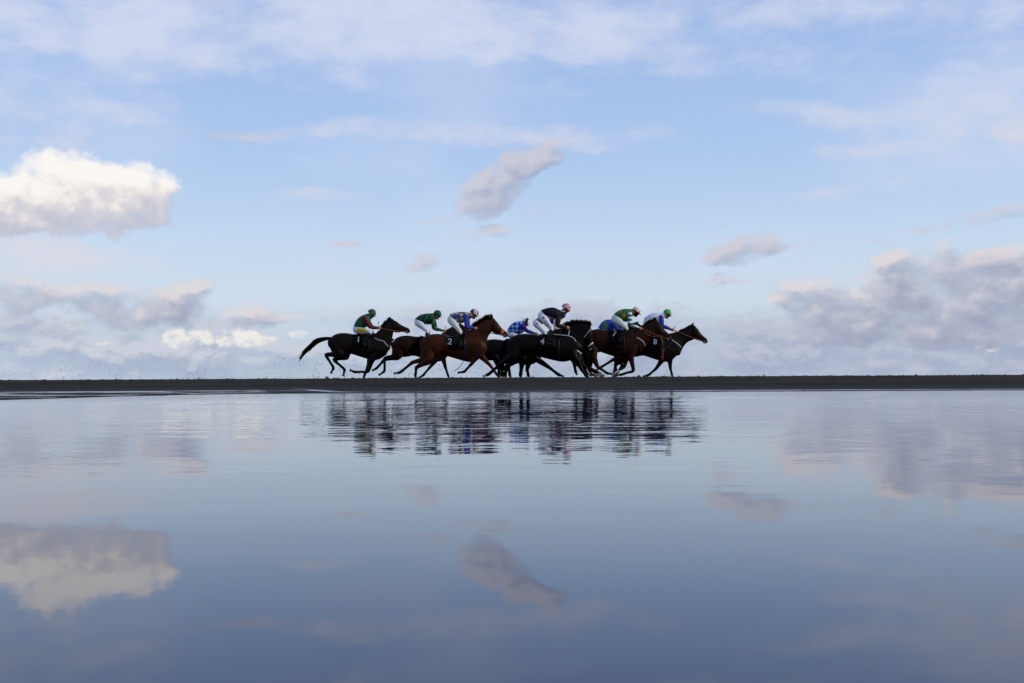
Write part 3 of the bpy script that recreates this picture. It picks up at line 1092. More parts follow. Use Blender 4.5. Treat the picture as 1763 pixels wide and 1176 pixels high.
HORSES = [
    dict(seed=1, crop='A', Y=38.4, butt=415, chest=1070, ytop=400, coat=c_h1,
         label='nearly black horse with number 1 cloth, last of the field, tail streaming out behind',
         neck=[((925, 402), (1040, 640)), ((985, 345), (1085, 545)), ((1030, 288), (1108, 440))], poll=(1083, 243), muz=(1300, 372),
         hind=[('A', (545, 625), (395, 640), (472, 775), (447, 835)), ('A', (600, 640), (468, 690), (580, 795), (568, 862))],
         fore=[('A', (895, 680), (842, 818), (705, 822), (652, 803)), ('A', (865, 680), (828, 780), (797, 860), (786, 893))],
         tail=[(440, 455), (360, 465), (285, 490), (215, 550), (160, 605), (103, 680)], tail_locks=150,
         num=('1', 748, 472), hands=('A', 950, 345), rein=m_brown_leather,
         straps=[('breastplate', 'A', [(925, 458), (965, 478), (1015, 490), (1040, 520), (1062, 545)], 0.016, m_greyweb)],
         stirrup=('A', (852, 408), (826, 490), m_greyweb), mane=0.075),
    dict(seed=2, crop='A', Y=40.4, butt=1100, chest=1745, ytop=428, sy=0.96, coat=c_h2,
         label='brown horse half hidden behind the number 2 horse, rider in plain dark green above it',
         neck=[((1610, 420), (1745, 640)), ((1700, 372), (1790, 520)), ((1780, 335), (1850, 460))], poll=(1845, 305), muz=(2040, 425),
         hind=[('A', (1170, 650), (1030, 675), (1022, 812), (965, 856)), ('A', (1165, 645), (1015, 690), (930, 780), (885, 806))],
         fore=[('A', (1610, 660), (1520, 765), (1440, 858), (1400, 884)), ('A', (1650, 660), (1678, 770), (1706, 855), (1716, 884))],
         tail=[(1110, 470), (1085, 480), (1060, 505), (1045, 540), (1030, 580)], tail_locks=30, tail_l=.6,
         hands=('A', 1660, 385), rein=m_leather, stirrup=('A', (1500, 430), (1490, 520), m_leather), mane=0.06),
    dict(seed=3, crop='B', Y=37.4, butt=150, chest=862, ytop=410, sy=1.03, coat=c_h3,
         label='red bay horse with number 2 cloth and orange fleece noseband, black bristling mane',
         neck=[((620, 402), (835, 640)), ((715, 345), (865, 525)), ((800, 285), (885, 440)), ((875, 248), (910, 405))], poll=(930, 234), muz=(1100, 425),
         hind=[('A', (1500, 690), (1372, 775), (1358, 855), (1362, 888)), ('A', (1490, 670), (1320, 720), (1185, 825), (1120, 838), 'pale')],
         fore=[('B', (765, 650), (700, 740), (628, 818), (560, 830)), ('B', (810, 650), (905, 750), (980, 850), (1010, 878))],
         tail=[(168, 450), (130, 470), (95, 515), (60, 560), (25, 605)], tail_locks=70, tail_r=[0.04, 0.06, 0.08, 0.08, 0.05],
         num=('2', 475, 497, 0.28), num_rot=-10, hands=('B', 748, 352), rein=m_leather, noseband=(m_orangefleece, 0.05),
         girth=m_blueweb,
         straps=[('cloth_piping', 'B', [(432, 437), (470, 440), (512, 440)], 0.007, m_greyweb)],
         stirrup=('B', (585, 415), (535, 480), m_leather), mane=0.15, locks=210, mane0=0.28),
    dict(seed=4, lk=1.35, crop='B', Y=41.2, butt=775, chest=1480, ytop=468, sy=0.95, coat=c_blk,
         label='black horse behind the red bay, its rider in purple silks and white cap',
         neck=[((1350, 465), (1480, 650)), ((1470, 420), (1560, 560)), ((1580, 370), (1660, 490))], poll=(1680, 340), muz=(1830, 470),
         hind=[('B', (960, 655), (1000, 765), (1005, 850), (1018, 880)), ('B', (1000, 655), (1040, 765), (1034, 850), (1052, 880))],
         fore=[('C', (400, 680), (525, 765), (635, 848), (690, 870)), ('C', (330, 680), (300, 790), (312, 855), (328, 878))],
         tail=[(800, 500), (790, 530), (785, 560), (785, 600)], tail_locks=20, tail_l=.5,
         hands=('B', 1400, 405), rein=m_leather, stirrup=('B', (1200, 480), (1190, 560), m_leather), mane=0.06),
    dict(seed=5, lk=1.18, crop='C', Y=36.4, butt=85, chest=895, ytop=408, sy=1.01, coat=c_blk2,
         label='black horse with number 4 cloth and white breastplate strap, nearest of the middle bunch',
         neck=[((635, 405), (840, 650)), ((725, 345), (885, 590)), ((815, 298), (930, 520)), ((908, 292), (975, 460))], poll=(985, 316), muz=(1022, 600),
         hind=[('B', (1150, 650), (1020, 735), (892, 845), (832, 868), 'pale'), ('B', (1200, 670), (1105, 755), (1118, 850), (1126, 880))],
         fore=[('C', (815, 680), (812, 750), (822, 812), (838, 852)), ('C', (845, 690), (893, 795), (940, 860), (966, 875))],
         tail=[(118, 465), (108, 500), (104, 550), (104, 600)], tail_locks=30, tail_l=.5,
         num=('4', 463, 495, 0.25), num_rot=-8, hands=('C', 735, 342), rein=m_leather, noseband=(m_whiteweb, 0.018), browband=m_greyweb,
         straps=[('breastplate', 'C', [(588, 415), (650, 420), (735, 430), (790, 450), (826, 488)], 0.010, m_whiteweb),
                 ('neck_strap', 'C', [(757, 368), (752, 395), (744, 428)], 0.009, m_whiteweb),
                 ('martingale_strap', 'C', [(838, 590), (862, 605), (888, 622)], 0.016, m_whiteweb)],
         stirrup=('C', (550, 378), (528, 482), m_whiteweb), mane=0.14, locks=190, mane0=0.3),
    dict(seed=6, lk=1.5, crop='C', Y=39.6, butt=80, chest=885, ytop=425, sy=0.97, coat=c_blk,
         label='black horse wholly screened by the number 4 horse, only its ears and mane showing',
         neck=[((660, 415), (885, 660)), ((680, 340), (790, 560)), ((780, 292), (860, 480))], poll=(885, 288), muz=(1000, 500),
         hind=[('C', (245, 660), (240, 755), (228, 850), (232, 878)), ('C', (200, 660), (80, 760), (60, 850), (70, 880))],
         fore=[('C', (845, 650), (892, 735), (945, 800), (968, 845), 'sock'), ('C', (800, 680), (875, 755), (935, 820), (1000, 862))],
         tail=[(90, 470), (70, 490), (55, 530), (45, 580)], tail_locks=20, tail_l=.5,
         hands=('C', 660, 330), rein=m_leather, stirrup=('C', (500, 410), (490, 500), m_leather), mane=0.13, locks=150, mane0=0.35),
    dict(seed=7, crop='C', Y=38.0, butt=920, chest=1532, ytop=358, sy=1.05, coat=c_h7,
         label='dark bay horse with number 7 cloth, white breastplate strap and a pale pastern',
         neck=[((1425, 368), (1530, 600)), ((1530, 340), (1605, 510)), ((1615, 285), (1690, 450))], poll=(1690, 250), muz=(1872, 462),
         hind=[('C', (1010, 655), (1062, 765), (1160, 833), (1212, 845)), ('C', (985, 665), (985, 785), (1060, 850), (1120, 866), 'sock')],
         fore=[('D', (790, 650), (815, 808), (695, 848), (625, 862)), ('D', (760, 650), (725, 765), (650, 815), (600, 850), 'sock')],
         tail=[(935, 400), (905, 420), (880, 470), (870, 530)], tail_locks=20, tail_l=.5,
         num=('7', 1240, 410, 0.27), num_rot=-14, hands=('C', 1525, 352), rein=m_brown_leather, noseband=(m_leather, 0.02),
         straps=[('breastplate', 'C', [(1482, 452), (1520, 470), (1555, 498), (1577, 538)], 0.010, m_whiteweb),
                 ('neck_strap', 'D', [(935, 395), (985, 425), (1030, 436), (1085, 436), (1125, 430)], 0.009, m_brown_leather)],
         stirrup=('C', (1350, 380), (1325, 420), m_leather), mane=0.075, mane0=0.3),
    dict(seed=8, crop='C', Y=41.0, butt=830, chest=1440, ytop=372, sy=0.98, coat=c_blk2,
         label='dark horse behind the number 7 horse, only its pricked ear and forehead showing above it',
         neck=[((1300, 375), (1430, 600)), ((1370, 340), (1470, 480)), ((1430, 305), (1510, 420))], poll=(1495, 290), muz=(1660, 440),
         hind=[('C', (920, 650), (930, 770), (1000, 848), (1045, 868)), ('C', (950, 650), (965, 765), (1090, 835), (1140, 862), 'sock')],
         fore=[('D', (640, 650), (622, 760), (602, 845), (602, 872)), ('D', (660, 650), (700, 750), (650, 830), (605, 855))],
         tail=[(845, 410), (820, 440), (805, 490)], tail_locks=12, tail_l=.4,
         hands=('C', 1440, 380), rein=m_leather, stirrup=('C', (1220, 390), (1210, 470), m_leather), mane=0.05),
    dict(seed=9, crop='D', Y=40.2, butt=700, chest=1322, ytop=415, sy=1.01, coat=c_h9,
         label='dark brown horse with number 8 cloth leading the field, head and neck stretched forward',
         neck=[((1190, 408), (1325, 640)), ((1275, 388), (1360, 560)), ((1355, 362), (1410, 500)), ((1420, 330), (1475, 470))], poll=(1466, 306), muz=(1628, 492),
         hind=[('D', (745, 650), (600, 690), (468, 770), (415, 805)), ('D', (765, 655), (635, 745), (640, 845), (612, 868))],
         fore=[('D', (1135, 680), (1062, 785), (985, 853), (925, 866)), ('D', (1222, 680), (1228, 780), (1244, 845), (1250, 866))],
         tail=[(712, 450), (690, 470), (675, 520), (665, 570)], tail_locks=20, tail_l=.5,
         num=('8', 1048, 498, 0.27), num_rot=-6, cloth_x=1045, hands=('D', 1240, 362), rein=m_brown_leather, girth=m_redweb,
         straps=[('breastplate', 'D', [(1195, 440), (1240, 482), (1290, 515), (1332, 552)], 0.012, m_whiteweb),
                 ('cloth_trim', 'D', [(1108, 440), (1122, 475), (1130, 508)], 0.03, m_redweb)],
         stirrup=('D', (1120, 440), (1128, 560), m_leather), mane=0.04, mane0=0.4),
]
for sp in HORSES:
    H.append(make_horse(sp))
# strap flying loose under the number 2 horse
Q = Plane('B', 37.1)
tube('loose_strap', [Q(612, 680), Q(610, 710), Q(590, 750), Q(555, 785), Q(508, 815)], 0.010, m_leather, H[2][0])

# ------------------------------------------------------------------ riders
def fabric(name, base, kind='plain', second=None, size=0.12, rough=0.55, loc=(0, 0, 0), rot=0.0, thr=0.0):
    m, T, p = mat(name)
    tcn = T.new('ShaderNodeTexCoord')
    ob = tcn.outputs['Object']
    n = T.noise(ob, 14.0, 4, 0.6, dim='3D')
    c = T.mix(n, tuple(x * 0.82 for x in base[:3]) + (1,), tuple(min(1, x * 1.12) for x in base[:3]) + (1,))
    if kind != 'plain':
        v = T.mapping(ob, loc=loc, rot=(0, math.radians(rot), 0))
        s = T.new('ShaderNodeSeparateXYZ')
        T.l.new(v, s.inputs[0])
        if kind in ('stripes', 'hoops'):
            ax = s.outputs[0] if kind == 'stripes' else s.outputs[2]
            w = T.math('SINE', T.math('MULTIPLY', T.math('ADD', ax, T.math('MULTIPLY', n, size * 0.12)), 2 * math.pi / size))
            f = T.smooth(w, thr - 0.12, thr + 0.12)
        elif kind == 'diamonds':
            a = T.math('ADD', s.outputs[0], s.outputs[2]); b2 = T.math('SUBTRACT', s.outputs[0], s.outputs[2])
            w = T.math('MULTIPLY', T.math('SINE', T.math('MULTIPLY', a, math.pi / size)), T.math('SINE', T.math('MULTIPLY', b2, math.pi / size)))
            f = T.smooth(w, -0.08, 0.12)
        elif kind == 'spots':
            vo = T.new('ShaderNodeTexVoronoi', voronoi_dimensions='3D')
            vo.inputs['Scale'].default_value = 1.0 / size
            vo.inputs['Randomness'].default_value = 0.55
            T.l.new(T.vmath('ADD', v, T.vmath('SCALE', T.noise(ob, 25.0, 2, dim='3D', color=True), scale=0.03)), vo.inputs['Vector'])
            f = T.smooth(vo.outputs['Distance'], 0.42, 0.34)
        c = T.mix(f, c, second)
    T.l.new(c, p.inputs['Base Color'])
    p.inputs['Roughness'].default_value = rough
    p.inputs['Specular IOR Level'].default_value = 0.12
    b = T.new('ShaderNodeBump')
    b.inputs['Strength'].default_value = 0.7
    b.inputs['Distance'].default_value = 0.015
    T.l.new(T.noise(T.mapping(ob, scale=(1, 1, 0.5)), 16.0, 3, 0.5, dim='3D', dist=0.6), b.inputs['Height'])
    T.l.new(b.outputs[0], p.inputs['Normal'])
    return m

m_skin = simple('weathered_skin', (0.36, 0.17, 0.115), 0.55, 0.3, 0.15, 20)
m_breech = fabric('white_breeches_cloth', (0.74, 0.73, 0.76, 1))
m_cream = fabric('cream_breeches_cloth', (0.72, 0.70, 0.64, 1))
m_boot = simple('black_riding_boot', (0.005, 0.005, 0.006), 0.4, 0.15, 0.3, 25)
m_goggle = simple('dark_goggle_lens', (0.008, 0.007, 0.010), 0.15, 0.6, 0.2, 30)
m_snood = simple('black_snood_cloth', (0.010, 0.008, 0.012), 0.85, 0.1, 0.2, 30)
m_yellow = fabric('yellow_panel_cloth', (0.62, 0.42, 0.02, 1))
m_print = simple('dark_red_print', (0.22, 0.02, 0.03), 0.7, 0.2, 0.1, 40)
m_lines = simple('dark_grey_print', (0.10, 0.09, 0.13), 0.7, 0.2, 0.1, 40)


def hand_mesh():
    S = Shell()
    S.pairs([(Vector((0.0, 0, 0.026)), Vector((0.0, 0, -0.026)), 0.020), (Vector((0.035, 0, 0.038)), Vector((0.035, 0, -0.036)), 0.018),
             (Vector((0.072, 0, 0.042)), Vector((0.072, 0, -0.040)), 0.016)], k=3, seg=12)
    for i, (z, L) in enumerate(((0.031, 0.92), (0.011, 1.05), (-0.010, 0.98), (-0.030, 0.80))):
        a = Vector((0.070, 0.0, z))
        S.limb([(a, 0.0105, 0.0105), (a + Vector((0.030 * L, 0.004, 0)), 0.0100, 0.0100), (a + Vector((0.040 * L, 0.026 * L, -0.002)), 0.0095, 0.0095),
                (a + Vector((0.018 * L, 0.042 * L, -0.002)), 0.0085, 0.0085), (a + Vector((-0.004, 0.036 * L, -0.001)), 0.0070, 0.0070)], k=3, seg=8)
    S.limb([(Vector((0.022, 0.006, 0.030)), 0.014, 0.014), (Vector((0.050, 0.020, 0.048)), 0.0115, 0.0115), (Vector((0.080, 0.026, 0.050)), 0.0095, 0.0095)], k=3, seg=8)
    o = S.remeshed('hand', m_skin, None, 0.0045, 1)
    me = o.data
    bpy.data.objects.remove(o)
    return me

HAND = hand_mesh()
HAND_MIRROR = HAND.copy()
HAND_MIRROR.transform(Matrix.Scale(-1, 4, (0, 1, 0)))
HAND_MIRROR.flip_normals()


def patch(name, surf, Q, cx, cy, w, h, ang, m, parent, off=0.006, shape='rect'):
    """a print or sewn panel laid on a garment: polygon points ray-cast to the surface"""
    vs, fs = [], []
    ca, sa = math.cos(math.radians(ang)), math.sin(math.radians(ang))
    if shape == 'rect':
        n1, n2 = 8, 3
        for j in range(n2 + 1):
            for i in range(n1 + 1):
                a, b = (i / n1 - 0.5) * w, (j / n2 - 0.5) * h
                vs.append(Q(cx + a * ca - b * sa, cy + a * sa + b * ca))
        fs = [(j * (n1 + 1) + i, j * (n1 + 1) + i + 1, (j + 1) * (n1 + 1) + i + 1, (j + 1) * (n1 + 1) + i) for j in range(n2) for i in range(n1)]
    else:
        pts = 5 if shape == 'star' else 12
        vs.append(Q(cx, cy))
        tot = pts * 2
        for i in range(tot):
            r = 1.0 if (i % 2 == 0 or shape != 'star') else 0.48
            a = 2 * math.pi * i / tot + math.radians(ang)
            vs.append(Q(cx + r * w / 2 * math.sin(a), cy - r * h / 2 * math.cos(a)))
        fs = [(0, i + 1, (i + 1) % tot + 1) for i in range(tot)]
    out = []
    ok = True
    for v in vs:
        hh = surf.ray_cast(Vector((v.x, v.y - 3, v.z)), Vector((0, 1, 0)))
        if hh[0] is None:
            near = surf.find_nearest(Vector((v.x, v.y - 0.15, v.z)))
            out.append(near[0] + Vector((0, -off, 0)))
        else:
            out.append(hh[0] + Vector((0, -off, 0)))
    return link_mesh(name, [tuple(v) for v in out], fs, m, parent)


def surf_of(o):
    L = Vector(o.parent.location)
    return BVHTree.FromPolygons([v.co + L for v in o.data.vertices], [tuple(p.vertices) for p in o.data.polygons])


def make_rider(sp):
    Y = sp['Y']
    P = Plane(sp['crop'], Y)
    k = P.m(1.0)
    hip = P(*sp['hip'])
    root = empty('person', (hip.x, Y, P(*sp['foot']).z))
    tag(root, sp['label'], 'person', 'jockeys riding in the race')
    ph = math.radians(sp.get('tilt', 22))
    hc = P(*sp['head'])
    hr = sp.get('hr', 0.150)
    fw = Vector((math.cos(ph), 0, -math.sin(ph)))
    up = Vector((math.sin(ph), 0, math.cos(ph)))
    def hd(f_, y_, u_):
        return hc + fw * f_ + Vector((0, y_, 0)) + up * u_
    tor = [(P(*a), P(*b)) for a, b in sp['torso']]
    tw = [0.150, 0.165, 0.190, 0.170, 0.085]
    tw = tw[-len(tor):] if len(tor) < 5 else tw
    sh, el, ha = P(*sp['arm'][0]), P(*sp['arm'][1]), P(*sp['arm'][2])
    kn, ft = P(*sp['knee']), P(*sp['foot'])
    pr = sp.get('pr', 58) * k
    # ------------- the body: one continuous surface
    S = Shell()
    S.pairs([(b.lerp(a, 0.95), a.lerp(b, 0.95), w * 0.92) for (a, b), w in zip(tor, tw)], k=3, seg=14)
    nb = (tor[-1][0] + tor[-1][1]) / 2
    S.limb([(nb, 0.075, 0.075), (hd(-0.02, 0, -0.13), 0.062, 0.062), (hd(-0.01, 0, -0.05), 0.07, 0.07)], k=3)
    prof = [(-0.205, -0.005, 0.070, 0.032), (-0.170, -0.055, 0.090, 0.052), (-0.125, -0.085, 0.094, 0.064), (-0.075, -0.105, 0.100, 0.072),
            (-0.03, -0.115, 0.105, 0.078), (0.04, -0.11, 0.10, 0.078), (0.09, -0.075, 0.07, 0.055)]
    S.pairs([(hd(bk, 0, u_), hd(fr, 0, u_), w) for u_, bk, fr, w in prof], k=3, seg=16)
    S.limb([(hd(0.085, 0, -0.055), 0.018, 0.015), (hd(0.122, 0, -0.100), 0.021, 0.018), (hd(0.095, 0, -0.118), 0.014, 0.018)], k=3, seg=8)   # nose
    S.limb([(hd(0.078, -0.02, -0.150), 0.012, 0.014), (hd(0.094, 0, -0.146), 0.013, 0.013), (hd(0.078, 0.02, -0.150), 0.012, 0.014)], k=2, seg=8)   # lips
    S.ball(hd(0.078, 0, -0.190), (0.024, 0.026, 0.020))
    for s in (-1, 1):
        S.ball(hd(-0.015, s * 0.078, -0.085), (0.022, 0.010, 0.034))
        v = Vector((0, s, 0))
        S.limb([(sh + v * 0.14, 0.062, 0.06), (sh.lerp(el, 0.5) + v * 0.19, 0.05, 0.05), (el + v * 0.22, 0.042, 0.042), (el.lerp(ha, 0.4) + v * 0.17, 0.038, 0.038), (ha + v * 0.085 - (ha - el).normalized() * 0.02, 0.026, 0.028)], k=3)
        S.limb([(hip + v * 0.06, pr * 0.6, 0.10), (hip.lerp(kn, 0.5) + v * 0.17, 0.075, 0.07), (kn + v * 0.25, 0.055, 0.055), (kn.lerp(ft, 0.5) + v * 0.29, 0.048, 0.045), (ft + v * 0.31, 0.030, 0.030), (ft + v * 0.315 + Vector((0.05, 0, -0.035)), 0.016, 0.026)], k=3)
    S.limb([((tor[0][0] + tor[0][1]) / 2, (tor[0][0] - tor[0][1]).length * 0.42, 0.13), (hip, pr * 0.8, 0.14)], k=3)
    body = S.remeshed('body', m_skin, root, 0.012, 3)
    # ------------- clothes
    S = Shell()
    S.pairs([(b.lerp(a, 1.03), a.lerp(b, 1.03), w + 0.012) for (a, b), w in zip(tor, tw)], k=4, seg=16)
    S.limb([(nb, 0.090, 0.088), (nb.lerp(hd(-0.02, 0, -0.13), 0.55), 0.080, 0.078)], k=2)
    for s in (-1, 1):
        S.ball(sh + Vector((0, s * 0.13, 0)), (0.085, 0.08, 0.085))
    jacket = S.remeshed('jacket', sp['jacket'], root, 0.013, 3)
    for s in (-1, 1):
        v = Vector((0, s, 0))
        S = Shell()
        far = Vector((0.03, 0, 0.0)) if s == 1 else Vector((0, 0, 0))
        S.limb([(sh + v * 0.15, 0.085, 0.078), (sh.lerp(el, 0.5) + v * 0.195 + far, 0.078, 0.070), (el + v * 0.22 + far, 0.066, 0.060), (el.lerp(ha, 0.45) + v * 0.165 + far, 0.058, 0.052), (ha + v * 0.09 - (ha - el).normalized() * 0.035, 0.036, 0.036)], k=4)
        S.build('sleeve', sp['sleeve'], root)
    S = Shell()
    wst = (tor[0][0] + tor[0][1]) / 2
    wr = (tor[0][0] - tor[0][1]).length / 2
    S.limb([(wst.lerp(hip, 0.15), wr * 0.98, 0.152), (wst.lerp(hip, 0.6), (wr + pr) / 2, 0.165), (hip, pr, 0.165)], k=3, seg=16)
    for s in (-1, 1):
        v = Vector((0, s, 0))
        S.limb([(hip + v * 0.07, pr * 0.88, 0.115), (hip.lerp(kn, 0.35) + v * 0.14, pr * 0.70, 0.10), (hip.lerp(kn, 0.72) + v * 0.21, 0.082, 0.075), (kn + v * 0.25, 0.070, 0.064), (kn.lerp(ft, 0.22) + v * 0.27, 0.060, 0.056)], k=4)
    br = S.remeshed('breeches', sp.get('breech', m_breech), root, 0.014, 3)
    for s in (-1, 1):
        v = Vector((0, s, 0))
        S = Shell()
        S.limb([(kn.lerp(ft, 0.18) + v * 0.265, 0.064, 0.060), (kn.lerp(ft, 0.5) + v * 0.29, 0.062, 0.056), (ft + v * 0.31 + Vector((-0.01, 0, 0.02)), 0.044, 0.042)], k=3)
        S.limb([(ft + v * 0.31 + Vector((-0.05, 0, -0.02)), 0.030, 0.034), (ft + v * 0.315 + Vector((0.06, 0, -0.035)), 0.028, 0.042), (ft + v * 0.32 + Vector((0.15, 0, -0.05)), 0.020, 0.030)], k=3)
        S.remeshed('boot', sp.get('boot', m_boot), root, 0.010, 1)
    # ------------- helmet, peak, goggles
    S = Shell()
    rings = []
    for i in range(10):
        t = i / 9
        a = -0.22 + t * (math.pi / 2 + 0.20)
        rr, uu = math.cos(a), math.sin(a)
        rr = max(rr, 0.03)
        if a < 0: rr = 1.0 - 0.04 * t
        rings.append([hd(hr * 1.02 * rr * math.cos(q) - 0.008, hr * 0.84 * rr * math.sin(q), -0.035 + (hr * 1.08 * uu if a > 0 else hr * 0.5 * uu)) for q in [2 * math.pi * j / 20 for j in range(20)]])
    S.rings(rings, 20)
    helmet = S.build('helmet', sp['helmet'], root)
    vs, fs = [], []
    for i in range(9):
        q = math.radians(-56 + 14 * i)
        lip = 0.045 * (math.cos(q) ** 0.5) * sp.get('peak', 1.0)
        for rr, dz in ((hr * 0.92, 0.0), (hr * 1.0 + lip, -0.016), (hr * 1.0 + lip, -0.024), (hr * 0.92, -0.012)):
            vs.append(tuple(hd(rr * math.cos(q), rr * 0.86 * math.sin(q), -0.045 + dz)))
    for i in range(8):
        for j in range(4):
            fs.append((i * 4 + j, i * 4 + (j + 1) % 4, (i + 1) * 4 + (j + 1) % 4, (i + 1) * 4 + j))
    fs += [(3, 2, 1, 0), (32, 33, 34, 35)]
    pk = link_mesh('peak', vs, fs, sp.get('peak_m', sp['helmet']))
    pk.data.transform(Matrix.Translation(-Vector(root.location)))
    pk.parent = helmet
    S = Shell()
    S.limb([(hd(0.030, -0.080, -0.062), 0.020, 0.012), (hd(0.082, -0.052, -0.066), 0.026, 0.016), (hd(0.104, 0, -0.064), 0.020, 0.012), (hd(0.082, 0.052, -0.066), 0.026, 0.016), (hd(0.030, 0.080, -0.062), 0.020, 0.012)], k=3, seg=8)
    S.build('goggles', m_goggle, root)
    tube('chin_strap', [hd(0.0, -0.084, -0.05), hd(0.02, -0.076, -0.13), hd(0.05, -0.045, -0.195), hd(0.055, 0, -0.215), hd(0.05, 0.045, -0.195), hd(0.02, 0.076, -0.13), hd(0.0, 0.084, -0.05)], 0.008, m_snood, root)
    if sp.get('snood'):
        S = Shell()
        S.pairs([(hd(bk - 0.008, 0, u_), hd(fr + 0.03, 0, u_), w + 0.010) for u_, bk, fr, w in prof[:4]], k=3, seg=16)
        S.build('snood', m_snood, root)
    # ------------- hands
    d = (ha - el).normalized()
    ang = math.atan2(d.x, d.z)
    for s in (-1, 1):
        o = bpy.data.objects.new('hand', HAND_MIRROR if s > 0 else HAND)
        COL.objects.link(o)
        o.parent = root
        o.location = ha + Vector((0, s * 0.085, 0)) - d * 0.035 - Vector(root.location)
        o.rotation_euler = (0, -math.atan2(d.z, d.x), 0)
        o.scale = (1.15, 1.15, 1.15)
    # ------------- prints and panels
    sj, sb = surf_of(jacket), surf_of(br)
    for (nm, crop, on, cx, cy, w, h, a, mm, shp) in sp.get('patches', []):
        tgt = sj if on == 'jacket' else sb
        par = jacket if on == 'jacket' else br
        o = patch(nm, tgt, Plane(crop, Y), cx, cy, w, h, a, mm, None, 0.007, shp)
        o.data.transform(Matrix.Translation(-Vector(root.location)))
        o.parent = par
    if sp.get('collar'):
        tube('collar', [nb.lerp(hd(-0.02, 0, -0.13), 0.35) + Vector((0.085 * math.cos(a), 0.09 * math.sin(a), -0.02 * math.cos(a) + 0.01)) for a in [2 * math.pi * j / 12 for j in range(13)]], 0.026, sp['collar'], root, k=1)
    return root

GREEN = (0.018, 0.085, 0.032, 1)
j_green = fabric('green_silk', (0.022, 0.095, 0.045, 1))
j_green_cap = fabric('green_quartered_cap', (0.020, 0.095, 0.042, 1), 'spots', (0.05, 0.17, 0.10, 1), 0.07)
j_maroon = fabric('maroon_silk', (0.095, 0.008, 0.018, 1))
j_dkgreen = fabric('dark_green_silk', (0.007, 0.030, 0.012, 1), 'stripes', (0.022, 0.085, 0.038, 1), 0.16, rot=28)
j_cap_green = fabric('plain_green_cap', (0.014, 0.085, 0.035, 1))
j_blue_y = fabric('blue_silk_with_yellow_spots', (0.045, 0.055, 0.22, 1), 'spots', (0.50, 0.38, 0.08, 1), 0.17)
j_blue = fabric('royal_blue_silk', (0.028, 0.045, 0.27, 1))
j_bluecap = fabric('blue_cap_with_pale_stripe', (0.03, 0.03, 0.25, 1), 'stripes', (0.60, 0.42, 0.34, 1), 0.24, loc=(0.05, 0, 0))
j_purple = fabric('purple_silk_with_diamonds', (0.040, 0.020, 0.22, 1), 'diamonds', (0.20, 0.34, 0.60, 1), 0.16)
j_purple_s = fabric('purple_silk', (0.035, 0.012, 0.17, 1))
j_whitecap = fabric('white_cap_with_black', (0.70, 0.70, 0.74, 1), 'stripes', (0.02, 0.02, 0.025, 1), 0.21, loc=(-0.03, 0, 0), rot=20)
j_black = fabric('black_silk', (0.008, 0.006, 0.012, 1))
j_pink = fabric('pale_pink_silk', (0.62, 0.48, 0.50, 1))
j_pinkcap = fabric('pink_cap_with_maroon_seams', (0.66, 0.36, 0.40, 1), 'hoops', (0.40, 0.16, 0.22, 1), 0.11, rot=-15)
j_blueyel = fabric('blue_and_yellow_silk', (0.020, 0.030, 0.18, 1), 'stripes', (0.60, 0.44, 0.03, 1), 0.5, loc=(0.25, 0, 0))
j_green_o = fabric('bright_green_silk', (0.025, 0.13, 0.035, 1))
j_orange = fabric('orange_star_cloth', (0.72, 0.12, 0.02, 1))
j_hoops = fabric('white_sleeve_with_green_hoops', (0.72, 0.72, 0.74, 1), 'hoops', (0.02, 0.13, 0.06, 1), 0.15, loc=(0, 0, 0.03))
j_capstar = fabric('white_cap_with_orange_stars', (0.76, 0.74, 0.74, 1), 'spots', (0.75, 0.14, 0.03, 1), 0.13)
j_bluegreen = fabric('blue_silk_with_green_band', (0.022, 0.050, 0.27, 1), 'stripes', (0.05, 0.14, 0.07, 1), 0.62, loc=(0.05, 0, 0), thr=0.6)
j_white = fabric('white_silk', (0.60, 0.62, 0.68, 1))
j_limecap = fabric('bright_green_cap', (0.085, 0.33, 0.075, 1))

